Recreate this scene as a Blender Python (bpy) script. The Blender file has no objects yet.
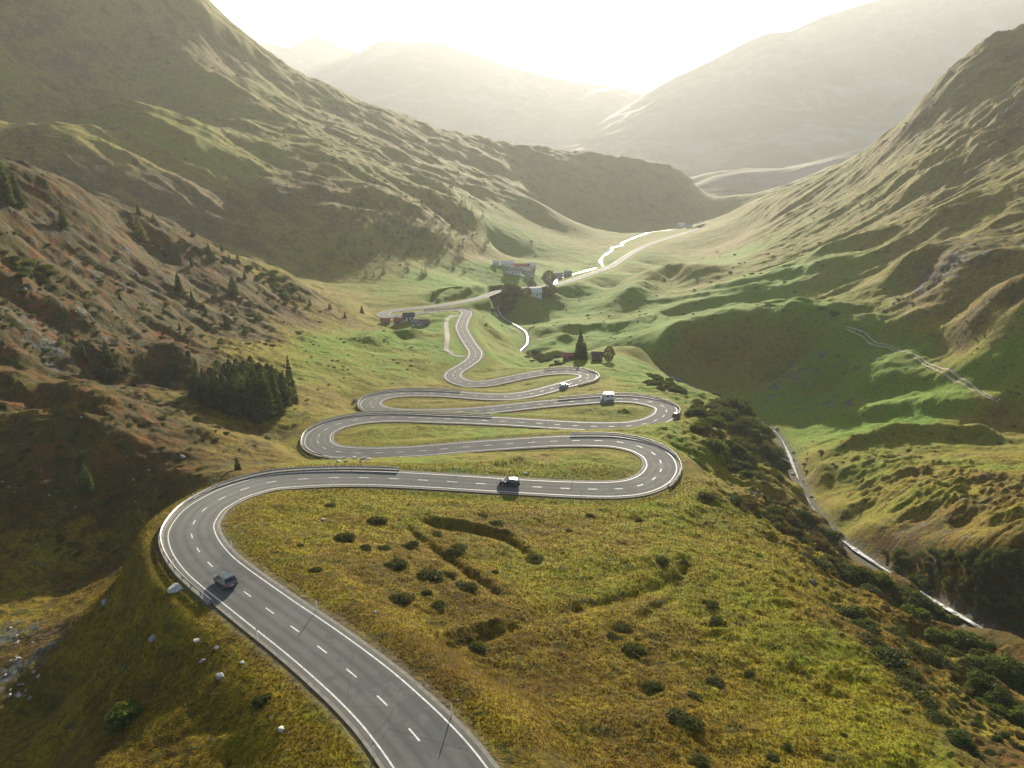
EXPO=2.08; HAZE=0.0001; HAZE_G=0.26
import bpy, math, random
import numpy as np
from math import radians, sin, cos, pi
random.seed(7)
RNG = np.random.default_rng(7)
C = bpy.context.scene.collection
R = radians
# ------------------------------------------------------------ camera geometry
FPX, PITCH = 692.0, R(18.7)
CP, SP = cos(PITCH), sin(PITCH)
CZ = 160.0                                   # camera height above the far valley floor
def ray(px, py):
    u = px - 512.0; v = py - 384.0
    return u, FPX*CP - v*SP, FPX*SP + v*CP    # right, forward, down
def ph(px, py, h):                            # point seen at a picture position, h metres below the camera
    u, f, d = ray(px, py); t = h/d
    return (u*t, f*t, CZ-h)
def py_(px, py, Y):                           # same, Y metres ahead
    u, f, d = ray(px, py); t = Y/f
    return (u*t, Y, CZ-d*t)

# ------------------------------------------------------------ value noise in numpy
def _hash(ix, iy, seed):
    n = (ix.astype(np.int64)*374761393 + iy.astype(np.int64)*668265263 + seed*1442695041) & 0x7fffffff
    n = ((n ^ (n >> 13))*1274126177) & 0x7fffffff
    n = n ^ (n >> 16)
    return n
def gnoise(x, y, seed=0):                     # gradient noise, about -1..1
    x0 = np.floor(x); y0 = np.floor(y); fx = x-x0; fy = y-y0
    ix = x0.astype(np.int64); iy = y0.astype(np.int64)
    u = fx*fx*fx*(fx*(fx*6-15)+10); v = fy*fy*fy*(fy*(fy*6-15)+10)
    def g(a, b, dx, dy):
        h = _hash(a, b, seed) % 4096 * (2*pi/4096)
        return np.cos(h)*dx + np.sin(h)*dy
    n00 = g(ix, iy, fx, fy); n10 = g(ix+1, iy, fx-1, fy)
    n01 = g(ix, iy+1, fx, fy-1); n11 = g(ix+1, iy+1, fx-1, fy-1)
    return 1.5*((n00*(1-u)+n10*u)*(1-v) + (n01*(1-u)+n11*u)*v)
def fbm(x, y, o=4, seed=0, gain=.5, lac=2.03, ridged=False):
    s = np.zeros_like(x); a = 1.0; f = 1.0
    for k in range(o):
        n = gnoise(x*f+17.3*k, y*f-9.1*k, seed+k)
        if ridged: n = 1-2*np.abs(n)
        s += a*n; a *= gain; f *= lac
    return s
def sstep(a, b, x):
    t = np.clip((x-a)/(b-a), 0, 1); return t*t*(3-2*t)

# ------------------------------------------------------------ polylines
def smooth_poly(P, step, sig):
    P = np.array(P, float)
    d = np.r_[0, np.cumsum(np.linalg.norm(np.diff(P[:, :2], axis=0), axis=1))]
    t = np.arange(0, d[-1], step)
    Q = np.stack([np.interp(t, d, P[:, k]) for k in range(P.shape[1])], 1)
    if sig > 0:
        n = int(3*sig/step)+1
        w = np.exp(-.5*(np.arange(-n, n+1)*step/sig)**2); w /= w.sum()
        E = np.concatenate([Q[:1]-(Q[1:n+1]-Q[:1])[::-1], Q, Q[-1:]-(Q[-n-1:-1]-Q[-1:])[::-1]])
        Q = np.stack([np.convolve(E[:, k], w, 'valid') for k in range(P.shape[1])], 1)
    return Q
ROAD_PX = [(462,800),(443,768),(402.5,720),(369,687.5),(334.5,659),(303.5,635),(274,614),(250,596),(226,578),(208.5,564),(195,546),
 (189,527.5),(203,508.5),(233,492),(270.5,482),(310,478.5),(346,477.5),(383,478.5),(419,480),(456.5,482),(491.8,484.4),(528.9,486.5),(563,488.3),(598,489.2),
 (622,489),(640,486.5),(655,479.5),(663,468),(658.6,456),(641.6,446.5),(616,441),(577.7,440),(548.4,441.2),(521.4,443),(493,445),(464,447.3),
 (435.3,449.8),(407,451.8),(378.6,453),(350,453),(327,450.4),(316.7,443.4),(318.7,433.2),(333.7,424.8),(355,419.5),(373.8,417.6),(392.3,417.2),
 (412.8,417.6),(436,418.6),(460,419.3),(485,420.3),(509.3,421.5),(532.8,423),(557,424.6),(586,426.2),(612,426.6),(632,426),(650,423),(665,416),(667.5,407.5),
 (653,402),(635,398.8),(613.8,398.3),(586.4,400),(565,402),(543.4,403.8),(524,406),(497,409),(469,411.4),(440,412.6),(410,413),
 (388,412),(374,409),(369,404),(374,398.5),(388,394.5),(409,392.8),(430,393),(450,394),(485,396.5),(508,397),(528,394.5),(545,390.5),(560,386),
 (575,382),(588,378.5),(590,375),(580.5,372),(563,371),(543,372.5),(524,376),(504.5,380),(487,383.6),(471,384.4),(459.6,381.6),(452,377),
 (454,372),(465.5,365.4),(474.5,358.6),(476,352),(470,344),(464,334.2),(461,327.3),(463.5,319.5),(467.5,312.7),(463.5,309.5),
 (446,310),(425,312),(404,315.5),(388,317),(382,314.5),(388,311.5),(405,309.3),(430,307),(450,304),(470,300.3),(484,296.5),(497,291.5),
 (512,288.7),(540,287),(555,285),(578.6,278),(598,271.3),(612,266),(621.6,259.6),(633.3,251.8),(649,244.5),(668.4,238),(688,232),(700,228)]
ROAD_KEY = {(462,800):49.5,(443,768):50,(226,578):54.5,(189,527.5):56.5,(270.5,482):61.5,(383,478.5):64.5,(598,489.2):69,(663,468):71.5,(616,441):73.5,(464,447.3):77.5,
 (327,450.4):80,(333.7,424.8):81.5,(460,419.3):84,(586,426.2):86,(667.5,407.5):87.7,(586.4,400):89,(469,411.4):91,(374,409):92.3,(374,398.5):92.8,(450,394):94,
 (545,390.5):95.6,(590,375):97,(524,376):98.5,(459.6,381.6):99.6,(476,352):101.5,(461,327.3):104,(463.5,309.5):106.5,(382,314.5):109.5,(450,304):113.5,
 (512,288.7):122,(555,285):129,(612,266):137,(649,244.5):145,(700,228):152}
_k = [i for i, p in enumerate(ROAD_PX) if p in ROAD_KEY]
assert len(_k) == len(ROAD_KEY), (len(_k), len(ROAD_KEY))
_h = np.interp(range(len(ROAD_PX)), _k, [ROAD_KEY[ROAD_PX[i]] for i in _k])
_R0 = np.array([ph(p[0], p[1], h) for p, h in zip(ROAD_PX, _h)])
ROAD = smooth_poly(_R0, 1.5, 2.2)
# height: smooth, monotone along the road
_z = ROAD[:, 2].copy(); _w = np.exp(-.5*(np.arange(-14, 15)*1.5/9)**2); _w /= _w.sum()
ROAD[:, 2] = np.convolve(np.r_[np.full(14, _z[0]), _z, np.full(14, _z[-1])], _w, 'valid')
# river: gorge beside the hill, then the valley floor
RIVER = smooth_poly([(92, 50, CZ-74), (88, 78, CZ-77), ph(1024,650,79), ph(985,628,81), ph(950,610,84), ph(905,580,89), ph(865,556,94), ph(830,530,99.5), ph(808,500,105.5),
 ph(797,475,113), ph(790,456,118), ph(783,440,121), (122,300,CZ-123), (112,345,CZ-126), (95,400,CZ-129), (60,440,CZ-130.5), ph(542,364,131), ph(529,357,131.6), ph(517,352,132),
 ph(527,345,132.5), ph(528,337,133), ph(526,331,133.4), ph(515,324,134), ph(503,318,134.5), ph(497,308,136), ph(500,303,136.5), (10,640,CZ-138), (45,735,CZ-142), ph(556,279,146), ph(575,273.5,148),
 ph(590,269.5,149), ph(604,266,150), ph(600,261.5,150.5), ph(603,256,151), ph(612,250.5,151.7), ph(611,247.5,152.2), ph(622,245.5,152.6), ph(622,242.5,153.2), ph(628,240,153.8),
 ph(638,236,154.2), ph(650,232,154.6), ph(668,230,155), ph(690,226,155.5), ph(702,221,156)], 2.5, 7)
BROOK = smooth_poly([ph(456,294.5,115.8), ph(449,295,116.4), ph(443,296.3,116.8), ph(438,299,117.2), ph(434,302,117.7), ph(431,305,118), ph(429,309,118.2)], 2.0, 2)

# ------------------------------------------------------------ control points of the ground
G = []
def g(*a):
    for p in a: G.append(ph(*p))
def gY(*a):
    for p in a: G.append(py_(*p))
def w(*a):
    for X, Y, h in a: G.append((X, Y, CZ-h))
for i in range(0, len(ROAD), 14):
    if ROAD[i, 1] < 1500: G.append(tuple(ROAD[i]))
for i in range(0, len(RIVER), 12): G.append(tuple(RIVER[i]-np.array([0, 0, .3])))
# meadow inside the first bend, its east edge and the slope to the gorge
g((300,520,58),(400,520,60.5),(500,530,62.5),(350,580,54.7),(300,575,54.2),(400,640,53),(450,700,50.8),(500,750,49.2),(510,800,48),(450,600,56.3),(560,560,61.5),(560,640,58),(640,560,62.5),(480,680,54.5),(560,768,53.5),(650,700,57),
  (700,768,56),(800,768,57),(720,620,61.5),(640,505,67),(520,730,51.5),
  (695,485,70.5),(760,545,68),(800,585,66),(830,615,64.5),(860,655,63),(890,700,61.5),(930,740,59.5),(960,768,58.5),(780,680,60.5))
g((740,500,78),(760,500,86),(790,530,88),(820,548,90),(850,590,80),(870,600,82),(905,620,80),(930,650,75),(990,660,75.5),(960,690,71),(1000,700,71),(1000,740,66),(1024,768,62),(836,514,91),(822,495,94),(810,476,98),(803,462,104),(908,572,82),(926,582,80),(1012,630,73.5),(1034,646,72))
g((710,460,82),(720,480,84),(740,430,96),(770,450,103),(780,470,106),(715,405,96),(755,420,104),(690,440,78),(700,425,84),(680,385,97),(640,380,97.5),(610,365,101),(640,366,106))
w((60,30,60),(45,20,54),(0,20,48),(-40,30,50),(15,35,51),(75,40,68))
# small lawns between the lanes
g((600,465,70.5),(500,465,69),(350,462,70),(560,432,79.5),(430,433,80.5),(350,435,80.5),(560,412,87),(640,412,87),(420,405,92.5),(590,387,92.5),(460,403,92),
  (520,384,97.5),(560,377,96.8),(500,370,102),(430,385,97))
# west of the road: embankment, ravine, bright hill
g((145,545,63),(130,575,71),(160,590,63),(100,560,80),(50,600,79),(0,640,77),(60,510,72),(60,540,76),(150,480,72),(120,520,77),(200,480,71),(255,460,75),(0,450,65),(0,540,74),(30,560,77),(0,520,72),(0,590,78),
  (285,440,84),(270,470,71),(240,440,76),(200,430,71),(100,450,66),(50,450,66),(160,440,69))
g((330,768,51),(200,700,54.5),(180,612,58.5),(140,615,61),(110,640,63),(120,690,61),(100,740,59.5),(90,768,59),(240,768,53),(250,640,54.8),(75,650,70),(60,700,75),(0,700,76),(0,768,72),(45,768,71),(20,660,76))
w((-60,35,62),(-45,25,56),(-90,50,70),(-120,70,66))
# west slope with the scattered spruces, up to its crest
g((240,410,78),(180,400,73),(100,405,64),(0,390,60),(50,370,60),(100,352,62),(150,360,68),(0,330,48),(0,300,43),(100,290,50),(0,230,27),(60,250,38),(200,300,68),(150,250,48),(200,330,72),
  (300,330,88),(270,360,82),(330,380,90),(380,365,96),(400,345,101),(310,400,85),(360,350,97),(280,300,83),(420,360,99),(320,420,83),(280,390,82))
CREST = [(-60,140,240),(0,165,300),(50,183,318),(100,203,345),(150,222,370),(200,241,400),(250,262,440),(300,284,480),(340,299,500),(375,309,500)]
for x, y, Y in CREST: gY((x, y, Y))
w((-340,470,60),(-290,500,75),(-250,520,88),(-215,545,98),(-185,580,106),(-150,600,112),(-120,570,115))
# valley round the hamlet
g((430,335,103.5),(400,325,108),(380,325,107),(440,290,117),(400,298,112.5),(470,290,120),(500,285,124),(490,330,112),(500,350,112),(480,320,112),(515,345,124),(360,340,101),(445,350,101.5),(400,335,107))
g((575,352,103),(600,362,103),(555,350,126),(580,335,131),(560,320,133),(545,305,137),(600,310,136),(540,330,131),(520,310,136),(505,322,133.5),(620,345,124),(610,350,120))
g((520,298,128),(537,297,129.5),(550,295,131),(562,292,133.5),(525,370,113),(545,369,114))
g((480,262,127),(440,275,122),(520,270,136),(540,262,143),(560,250,147),(500,250,138),(600,240,151),(640,235,154),(660,222,156),(580,225,152),(620,222,156),(700,221,157))
# middle mountain on the west side: foot, dark flank, sunlit bench, upper face
gY((330,283,620),(400,283,640),(440,268,760),(480,256,900),(520,244,1050),(560,233,1250),(600,224,1500),(640,219,1750))
gY((200,236,640),(100,205,600),(0,170,560),(0,148,620),(80,158,640),(150,168,700),(230,190,760),(300,215,760),(360,235,760),(420,225,880),(470,215,1020),(540,205,1350),(600,205,1600),(660,200,1850))
gY((0,140,700),(60,137,780),(110,132,800),(180,137,820),(250,146,900),(330,160,1020),(400,178,1120),(460,186,1250),(540,190,1550))
gY((0,128,800),(100,122,980),(200,122,1020),(280,125,1100),(360,140,1250),(440,160,1450),(520,172,1650),(600,180,1800))
gY((0,60,900),(60,90,960),(120,90,1050),(0,0,1000),(100,50,1080),(100,0,1150),(180,60,1150),(180,0,1280),(240,80,1250),(300,110,1300),(360,120,1420))
RIDGE = [(140,-60,1300),(175,-25,1330),(205,8,1360),(235,33,1400),(262,58,1430),(300,82,1480),(340,98,1520),(380,112,1580),(430,128,1680),(480,141,1760),(540,151,1850),(600,160,1900),(640,167,1930),(672,171,1950),(692,182,1960),(708,195,1960),(724,207,1950)]
for x, y, Y in RIDGE: gY((x, y, Y))
gY((0,-80,1050),(60,-130,1150),(-80,0,800),(-80,80,740),(-80,130,640),(-200,50,600),(-200,-50,800),(-200,-200,1100))
w((-700,1600,-300),(-500,1800,-80),(-300,2000,20),(-50,2100,60),(150,2200,100),(350,2250,130),(500,2200,150),(-1200,1500,-500),(-1500,900,-450),(-900,500,-250),(-500,300,-90),(-300,150,-5),(-250,60,20))
# east side: terrace above the gorge, green flank with hollows, mountain
g((1018,545,69),(985,548,73),(950,552,79),(915,550,85.5),(885,545,91),(930,525,83.5),(1010,512,73),(850,520,100),(900,500,90),(830,490,106),(900,470,94),(1015,465,87),(850,455,105),(815,450,112),(810,470,111),(870,430,107),(940,430,101),(1015,428,98))
g((820,415,118),(760,400,125),(700,382,128),(660,368,128),(640,360,127),(860,410,112),(790,380,122),(830,390,116))
g((645,352,117),(670,339,112),(700,327,105),(730,320,101),(760,322,99),(790,335,100),(800,360,108),(740,352,116),(700,352,117),(780,310,106),(830,345,101),(860,370,103),(900,395,104),(960,405,99),(1015,410,94),
  (850,325,95),(900,345,93),(950,365,92),(1000,390,91),(900,310,86),(960,320,80),(1015,350,78),(1020,310,64))
g((930,285,72),(960,290,68),(890,285,78),(1000,270,59),(1015,240,47.6),(850,290,90),(800,290,99),(760,300,106),(720,305,114),(690,300,119),(830,270,85),(780,262,98),(730,270,112),(700,285,119))
g((650,318,127),(620,325,130),(640,300,129),(625,312,131),(600,300,138),(610,290,141),(640,283,134),(680,275,126),(600,330,131),(650,265,146),(640,275,142),(680,255,143),(720,245,133),(700,262,134),(590,285,141))
gY((1024,180,490),(1024,100,700),(985,130,690),(960,200,535),(920,170,685),(900,220,575),(850,225,670),(860,180,850),(800,205,940),(800,235,750),(750,225,1080),(750,245,870),(720,228,1400),(1080,200,430),(1080,100,640))
gY((1160,-20,820),(1100,5,840),(1045,30,850),(1024,37,860),(1000,44,865),(970,56,870),(945,80,880),(930,98,890),(912,119,900),(903,134,905),(880,146,935),(860,157,970),(840,169,1020),(815,181,1090),(790,192,1190),(760,203,1330),(735,211,1500),(715,218,1700))
w((130,60,62),(180,90,62),(170,140,72),(230,160,60),(280,220,28),(350,260,-12),(450,350,-75),(300,60,20),(600,300,-160),(900,900,-150),(800,1250,-20),(700,1500,60),(550,1800,110))
w((0,3400,162),(600,3400,165),(1200,3400,120),(-600,3400,120),(-1500,3300,-100),(1800,3300,20),(300,3000,160),(900,2900,130))
w((90,30,74),(100,10,80),(800,1800,40),(900,1200,-120),(1200,600,-300),(300,2600,150),(0,2800,130),(-400,2800,60),(700,2600,130))
G = np.array(G)
_pa = np.arctan2(G[:, 0], G[:, 1]); _pb = np.log(np.hypot(G[:, 0], G[:, 1]))
# drop near duplicates so the interpolation stays stable
_keep = []
for i in range(len(G)):
    if all((_pa[i]-_pa[j])**2+(_pb[i]-_pb[j])**2 > .0130**2 for j in _keep): _keep.append(i)
G = G[_keep]; _pa = _pa[_keep]; _pb = _pb[_keep]
RC = .02
def _phi(d2): return np.sqrt(d2+RC*RC)
_A = -_phi((_pa[:, None]-_pa[None])**2+(_pb[:, None]-_pb[None])**2)
_n = len(G); _M = np.zeros((_n+3, _n+3)); _M[:_n, :_n] = _A + np.eye(_n)*2e-4
_Pm = np.stack([np.ones(_n), _pa, _pb], 1); _M[:_n, _n:] = _Pm; _M[_n:, :_n] = _Pm.T
_sol = np.linalg.solve(_M, np.r_[G[:, 2], 0, 0, 0])
def base(a, b):
    out = np.empty(a.shape); fa = a.ravel(); fb = b.ravel(); o = np.empty(fa.shape)
    for s in range(0, len(fa), 20000):
        d = _phi((fa[s:s+20000, None]-_pa[None])**2+(fb[s:s+20000, None]-_pb[None])**2)
        o[s:s+20000] = -d@_sol[:_n] + _sol[_n] + _sol[_n+1]*fa[s:s+20000] + _sol[_n+2]*fb[s:s+20000]
    return o.reshape(a.shape)

# ------------------------------------------------------------ the grid: azimuth x log distance
NA, NB = 1060, 1400
A0, A1 = R(-55), R(55)
B0, B1 = math.log(16.0), math.log(3400.0)
aa = np.linspace(A0, A1, NA); bb = np.linspace(B0, B1, NB)
# coarse evaluation of the interpolant, then bilinear refinement
_ca = np.linspace(A0, A1, NA//4+1); _cb = np.linspace(B0, B1, NB//4+1)
_cz = base(*np.meshgrid(_ca, _cb, indexing='ij'))
def bilin(Z, a, b):
    x = np.clip((a-A0)/(A1-A0)*(Z.shape[0]-1), 0, Z.shape[0]-1.001); y = np.clip((b-B0)/(B1-B0)*(Z.shape[1]-1), 0, Z.shape[1]-1.001)
    i = x.astype(int); j = y.astype(int); u = x-i; v = y-j
    return (Z[i, j]*(1-u)+Z[i+1, j]*u)*(1-v) + (Z[i, j+1]*(1-u)+Z[i+1, j+1]*u)*v
AA, BB = np.meshgrid(aa, bb, indexing='ij')
RR = np.exp(BB); X = RR*np.sin(AA); Y = RR*np.cos(AA)
Z = bilin(_cz, AA, BB)
GA = G.copy()

def near(poly, rad, Zp=None):
    """distance of every grid point to a polyline and a smooth interpolation of its height"""
    D = np.full(X.shape, 1e9); S = np.zeros(X.shape); W_ = np.zeros(X.shape)
    for k in range(len(poly)):
        x, y, z = poly[k][:3]; r = math.hypot(x, y); a = math.atan2(x, y)
        rd = rad if np.isscalar(rad) else rad[k]
        da = rd/r; 
        i0 = max(0, int((a-da-A0)/(A1-A0)*(NA-1))); i1 = min(NA, int((a+da-A0)/(A1-A0)*(NA-1))+2)
        j0 = max(0, int((math.log(max(r-rd, 16.))-B0)/(B1-B0)*(NB-1))); j1 = min(NB, int((math.log(r+rd)-B0)/(B1-B0)*(NB-1))+2)
        if i0 >= i1 or j0 >= j1: continue
        xs = X[i0:i1, j0:j1]; ys = Y[i0:i1, j0:j1]
        d2 = (xs-x)**2+(ys-y)**2
        D[i0:i1, j0:j1] = np.minimum(D[i0:i1, j0:j1], d2)
        q = 1/(d2+.3)**4
        S[i0:i1, j0:j1] += q*z; W_[i0:i1, j0:j1] += q
    return np.sqrt(D), S/np.maximum(W_, 1e-30)
DR, ZR = near(ROAD, 26.)
DV, ZV = near(smooth_poly(RIVER, .8, 0), 30.)
DB, ZB = near(BROOK, 20.)

# ------------------------------------------------------------ relief detail
calm = sstep(3.8, 14, DR)                    # nothing rough on the road bench
def at_px(x, y, h): return ph(x, y, h)
def blob(x, y, sx, sy, rot=0.):
    dx = X-x; dy = Y-y; c, s = cos(rot), sin(rot)
    return np.exp(-.5*(((dx*c+dy*s)/sx)**2+((-dx*s+dy*c)/sy)**2))
# where the different kinds of ground are (0..1 masks from smooth world regions)
west_mtn = sstep(430, 640, Y + .55*X*0 + 0) * sstep(0, 60, Z-(CZ-125)) * (X < .28*Y-60)
east_mtn = sstep(.28, .40, X/np.maximum(Y, 1)) * sstep(0, 25, Z-(CZ-125)) * sstep(150, 260, Y)
west_slope = sstep(-40, -110, X+.12*(Y-150)) * sstep(105, 150, Y) * (1-sstep(480, 560, Y))
# gullies and spurs on the west mountain (fall line towards the valley, east-north-east)
def rot(x, y, d): c, s = cos(R(d)), sin(R(d)); return x*c+y*s, -x*s+y*c
u1, v1 = rot(X, Y, 22); u3, v3 = rot(X, Y, 74)
wx = fbm(X/260, Y/260, 3, 5)*55
Z = Z + west_mtn*(fbm((u1+wx)/420, (v1+wx)/120, 5, 11, .5, ridged=True)*6 + fbm((u3-wx*.6)/460, (v3+wx*.5)/85, 4, 13, .5, ridged=True)*3 + fbm(X/100, Y/100, 7, 23, .56)*6)
u2, v2 = rot(X, Y, -18)
wx2 = fbm(X/120, Y/120, 3, 6)*26
Z = Z + east_mtn*(fbm((u2+wx2)/190, (v2+wx2*.6)/36, 5, 31, .55, ridged=True)*2.2*sstep(200, 520, Y) + fbm(X/55, Y/55, 6, 37, .6)*2.4)
crag = np.clip(blob(535, 905, 55, 40)+blob(660, 860, 70, 50)+blob(420, 640, 60, 40)+blob(520, 700, 60, 50), 0, 1)
Z = Z + crag*fbm(X/45, Y/45, 6, 39, .6, ridged=True)*6
Z = Z + west_slope*(fbm(X/34, Y/34, 6, 41, .6)*2.6 + fbm((u1)/60, v1/16, 4, 43, ridged=True)*1.0)
far_ = sstep(250, 700, Y)
Z = Z + calm*far_*fbm(X/70, Y/70, 3, 47)*.7*sstep(0, 30, DV)
Z = Z + calm*sstep(170, 300, RR)*sstep(1600, 900, RR)*fbm(X/14, Y/14, 4, 49, .6)*.5*sstep(1, 12, DV)
# general undulation and tussocks close by
Z = Z + calm*(fbm(X/17, Y/17, 4, 51)*.5 + fbm(X/4.3, Y/4.3, 3, 53, .6)*.19*(RR < 330) + fbm(X/1.1, Y/1.1, 2, 57, .6)*.075*(RR < 150))
east_gorge = blob(95, 150, 34, 90)*sstep(3, 20, DV)
Z = Z + east_gorge*fbm(X/14, Y/14, 6, 61, .6, ridged=True)*2.4
def zat(x, y):                                # ground height at a place
    a = math.atan2(x, y); b = math.log(max(math.hypot(x, y), 16.1))
    return float(bilin(Z, np.array([a]), np.array([b]))[0])
_bs = np.linspace(B0+.01, B1-.01, 5000); _rs = np.exp(_bs)
def hit(px, py):                              # first ground point seen at a picture position
    u, f, d = ray(px, py); a = math.atan2(u, f); m = d/math.hypot(u, f)
    zz = bilin(Z, np.full(_bs.shape, a), _bs); k = np.nonzero(zz >= CZ-_rs*m)[0]
    if len(k) == 0: return None
    r = _rs[k[0]]; return (r*sin(a), r*cos(a), float(zz[k[0]]))
def ridge(pts, amp, back, front, step=2.):
    """a bank or hummock line: steep towards the near side, gentle on the far side (negative = trench)"""
    global Z
    P = [q for q in (hit(*p) for p in pts) if q]
    if len(P) < 2: return
    P = smooth_poly(P, step, step*3); L = len(P)
    rad = 2.6*max(back, front)
    rr = np.hypot(P[:, 0], P[:, 1])
    i0 = np.searchsorted(aa, np.arctan2(P[:, 0], P[:, 1]).min()-rad/rr.min()); i1 = np.searchsorted(aa, np.arctan2(P[:, 0], P[:, 1]).max()+rad/rr.min())
    j0 = np.searchsorted(bb, math.log(max(rr.min()-rad, 17))); j1 = np.searchsorted(bb, math.log(rr.max()+rad))
    xs = X[i0:i1, j0:j1]; ys = Y[i0:i1, j0:j1]; rs = RR[i0:i1, j0:j1]
    best = np.full(xs.shape, 1e9); t = np.zeros(xs.shape); rc = np.zeros(xs.shape)
    for k in range(L):
        d2 = (xs-P[k, 0])**2+(ys-P[k, 1])**2; m = d2 < best
        best[m] = d2[m]; t[m] = k/(L-1); rc[m] = rr[k]
    d = np.sqrt(best); side = np.clip((rs-rc)/np.maximum(d, .3)*2, -1, 1)*.5+.5
    wd = front*(1-side)+back*side
    e = sstep(0, .15, t)*sstep(1, .85, t)
    cal = sstep(4.5, 12, DR[i0:i1, j0:j1])
    Z[i0:i1, j0:j1] += amp*np.exp(-(d/wd)**2)*(.25+.75*e)*cal*(1+.25*gnoise(xs/(wd.mean()*1.5), ys/(wd.mean()*1.5), 77))
# hummocks and banks of the east flank (they hide the low sun from their near sides)
ridge([(618,312),(632,298),(648,285),(665,277),(690,276),(706,282)], 13, 34, 13)
ridge([(634,330),(655,318),(690,308),(730,300),(790,292)], 5.5, 22, 7)
ridge([(700,290),(740,284),(800,272),(860,262)], 4, 18, 6)
ridge([(640,300),(700,296),(760,288),(850,276)], 3, 18, 5)
ridge([(648,350),(670,339),(700,328),(735,320),(765,321)], 4, 20, 9)
ridge([(765,322),(790,318),(830,322),(870,318),(920,310)], 7, 26, 9)
ridge([(800,352),(840,342),(880,334),(930,338),(975,330),(1010,318)], 9, 26, 9)
ridge([(860,395),(900,380),(960,378),(1015,372)], 5, 16, 7)
ridge([(880,285),(905,272),(928,262),(955,268),(990,282)], 11, 26, 10)
ridge([(985,300),(1010,292),(1040,288)], 6, 20, 7)
ridge([(850,427),(880,414),(930,410),(985,414),(1020,418)], 5, 12, 5)
ridge([(835,450),(870,440),(920,432),(980,436),(1018,440)], 3.5, 9, 4)
ridge([(700,225),(760,205),(800,200)], 10, 60, 20)
ridge([(800,262),(850,245),(900,232),(960,215)], 7, 26, 9)
ridge([(890,205),(930,180),(960,165),(1010,150)], 9, 34, 10)
ridge([(905,140),(925,110),(950,100),(985,90)], 8, 30, 10)
# west mountain: bench lip, spurs that catch the light
ridge([(0,152),(60,146),(120,140),(180,140),(240,145)], 7, 80, 22, 6)
ridge([(150,118),(200,112),(250,110),(290,118)], 6, 60, 20, 6)
ridge([(300,175),(350,168),(400,176),(450,190)], 7, 60, 20, 6)
ridge([(260,200),(320,198),(380,205),(430,216)], 6, 50, 16, 6)
ridge([(0,88),(40,95),(90,110),(130,125)], 15, 60, 22, 6)
ridge([(110,30),(160,60),(210,85),(260,100)], 10, 60, 20, 6)
ridge([(0,20),(60,45),(110,75)], 10, 60, 20, 6)
ridge([(330,230),(380,228),(430,240),(470,240)], 9, 50, 18, 6)
ridge([(470,160),(530,172),(590,180),(650,182)], 9, 80, 26, 8)
# west slope ledges
ridge([(100,290),(150,300),(190,318),(230,332)], 2.2, 10, 4)
ridge([(90,372),(130,370),(170,366),(205,372)], 5, 12, 4.5)
ridge([(0,400),(50,396),(90,410),(120,425)], 5, 12, 6)
ridge([(0,432),(60,432),(110,424),(170,418)], 2, 9, 3.5)
ridge([(230,250),(260,262),(290,285)], 3, 12, 5)
ridge([(20,300),(60,315),(100,330)], 3, 10, 4)
ridge([(365,347),(390,337),(420,338)], 5, 14, 6)
ridge([(420,322),(400,318)], 2, 10, 4)
ridge([(560,332),(600,327),(625,330)], 4, 16, 6)
ridge([(545,352),(555,342),(575,338)], 4, 12, 5)
ridge([(478,318),(490,328),(505,345)], 3, 10, 5)
# low ridges and trenches across the first meadow
ridge([(424,521),(445,527),(470,529),(496,535),(515,541),(528,552),(535,562)], -1.15, 1.0, 1.3, .7)
ridge([(428,519),(452,523),(478,526),(500,531),(520,538)], .7, 1.6, .8, .7)
ridge([(402,520),(425,540),(450,560),(475,576),(498,592),(510,602)], -.8, .8, 1.1, .7)
ridge([(398,646),(430,637),(470,628),(515,618)], .55, 1.0, .7, .7)
ridge([(415,655),(450,646),(490,636),(525,624)], -.5, .6, .9, .7)
ridge([(520,618),(580,606),(630,598),(665,585),(690,560)], -.5, 1.0, 1.2, .7)
ridge([(690,560),(678,590),(650,612),(628,625)], -.7, .9, 1.2, .7)
ridge([(550,498),(570,493),(600,490)], -.4, 1, 1, .7)
ridge([(545,478),(580,473),(610,475),(630,477)], 1.2, 4, 2, .8)
ridge([(470,473),(500,464),(530,457)], .8, 3, 1.6, .8)
ridge([(655,640),(700,690),(740,740),(760,768)], -.3, 1, 1, .7)
ridge([(157,522),(140,535),(122,550),(104,566)], 1.2, 1.5, 1.2, .7)
ridge([(885,543),(915,547),(950,548),(985,544),(1020,540)], 1.6, 5, 2)
ridge([(0,600),(40,585),(90,575)], -2, 6, 6)
# ---------------------------------------------- road bench, river bed
Z0 = Z.copy()
def width_at(k):                              # lanes are wider in the hairpins
    a = ROAD[max(0, k-6)]; b = ROAD[k]; c = ROAD[min(len(ROAD)-1, k+6)]
    t1 = math.atan2(b[1]-a[1], b[0]-a[0]); t2 = math.atan2(c[1]-b[1], c[0]-b[0])
    dt = abs((t2-t1+pi) % (2*pi)-pi)/9.0
    return 2.95+min(.75, 11*dt)
HALF = np.array([width_at(k) for k in range(len(ROAD))])
HALF = np.convolve(np.r_[np.full(8, HALF[0]), HALF, np.full(8, HALF[-1])], np.ones(17)/17, 'valid')
bench = sstep(6.2, 13.5, DR)
Zr = ZR-.13-.0003*RR
Z = np.where(DR < 25, Zr*(1-bench)+Z*bench, Z)
rw = 2.2+1.6*sstep(300, 900, RR)
bed = sstep(rw*.7, rw+4.5+6*sstep(300, 700, RR), DV)
Z = np.where(DV < 29, np.minimum(Z, (ZV-.9)*(1-bed)+np.maximum(Z, ZV+.4)*bed), Z)
bed2 = sstep(1.6, 6, DB)
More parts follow.
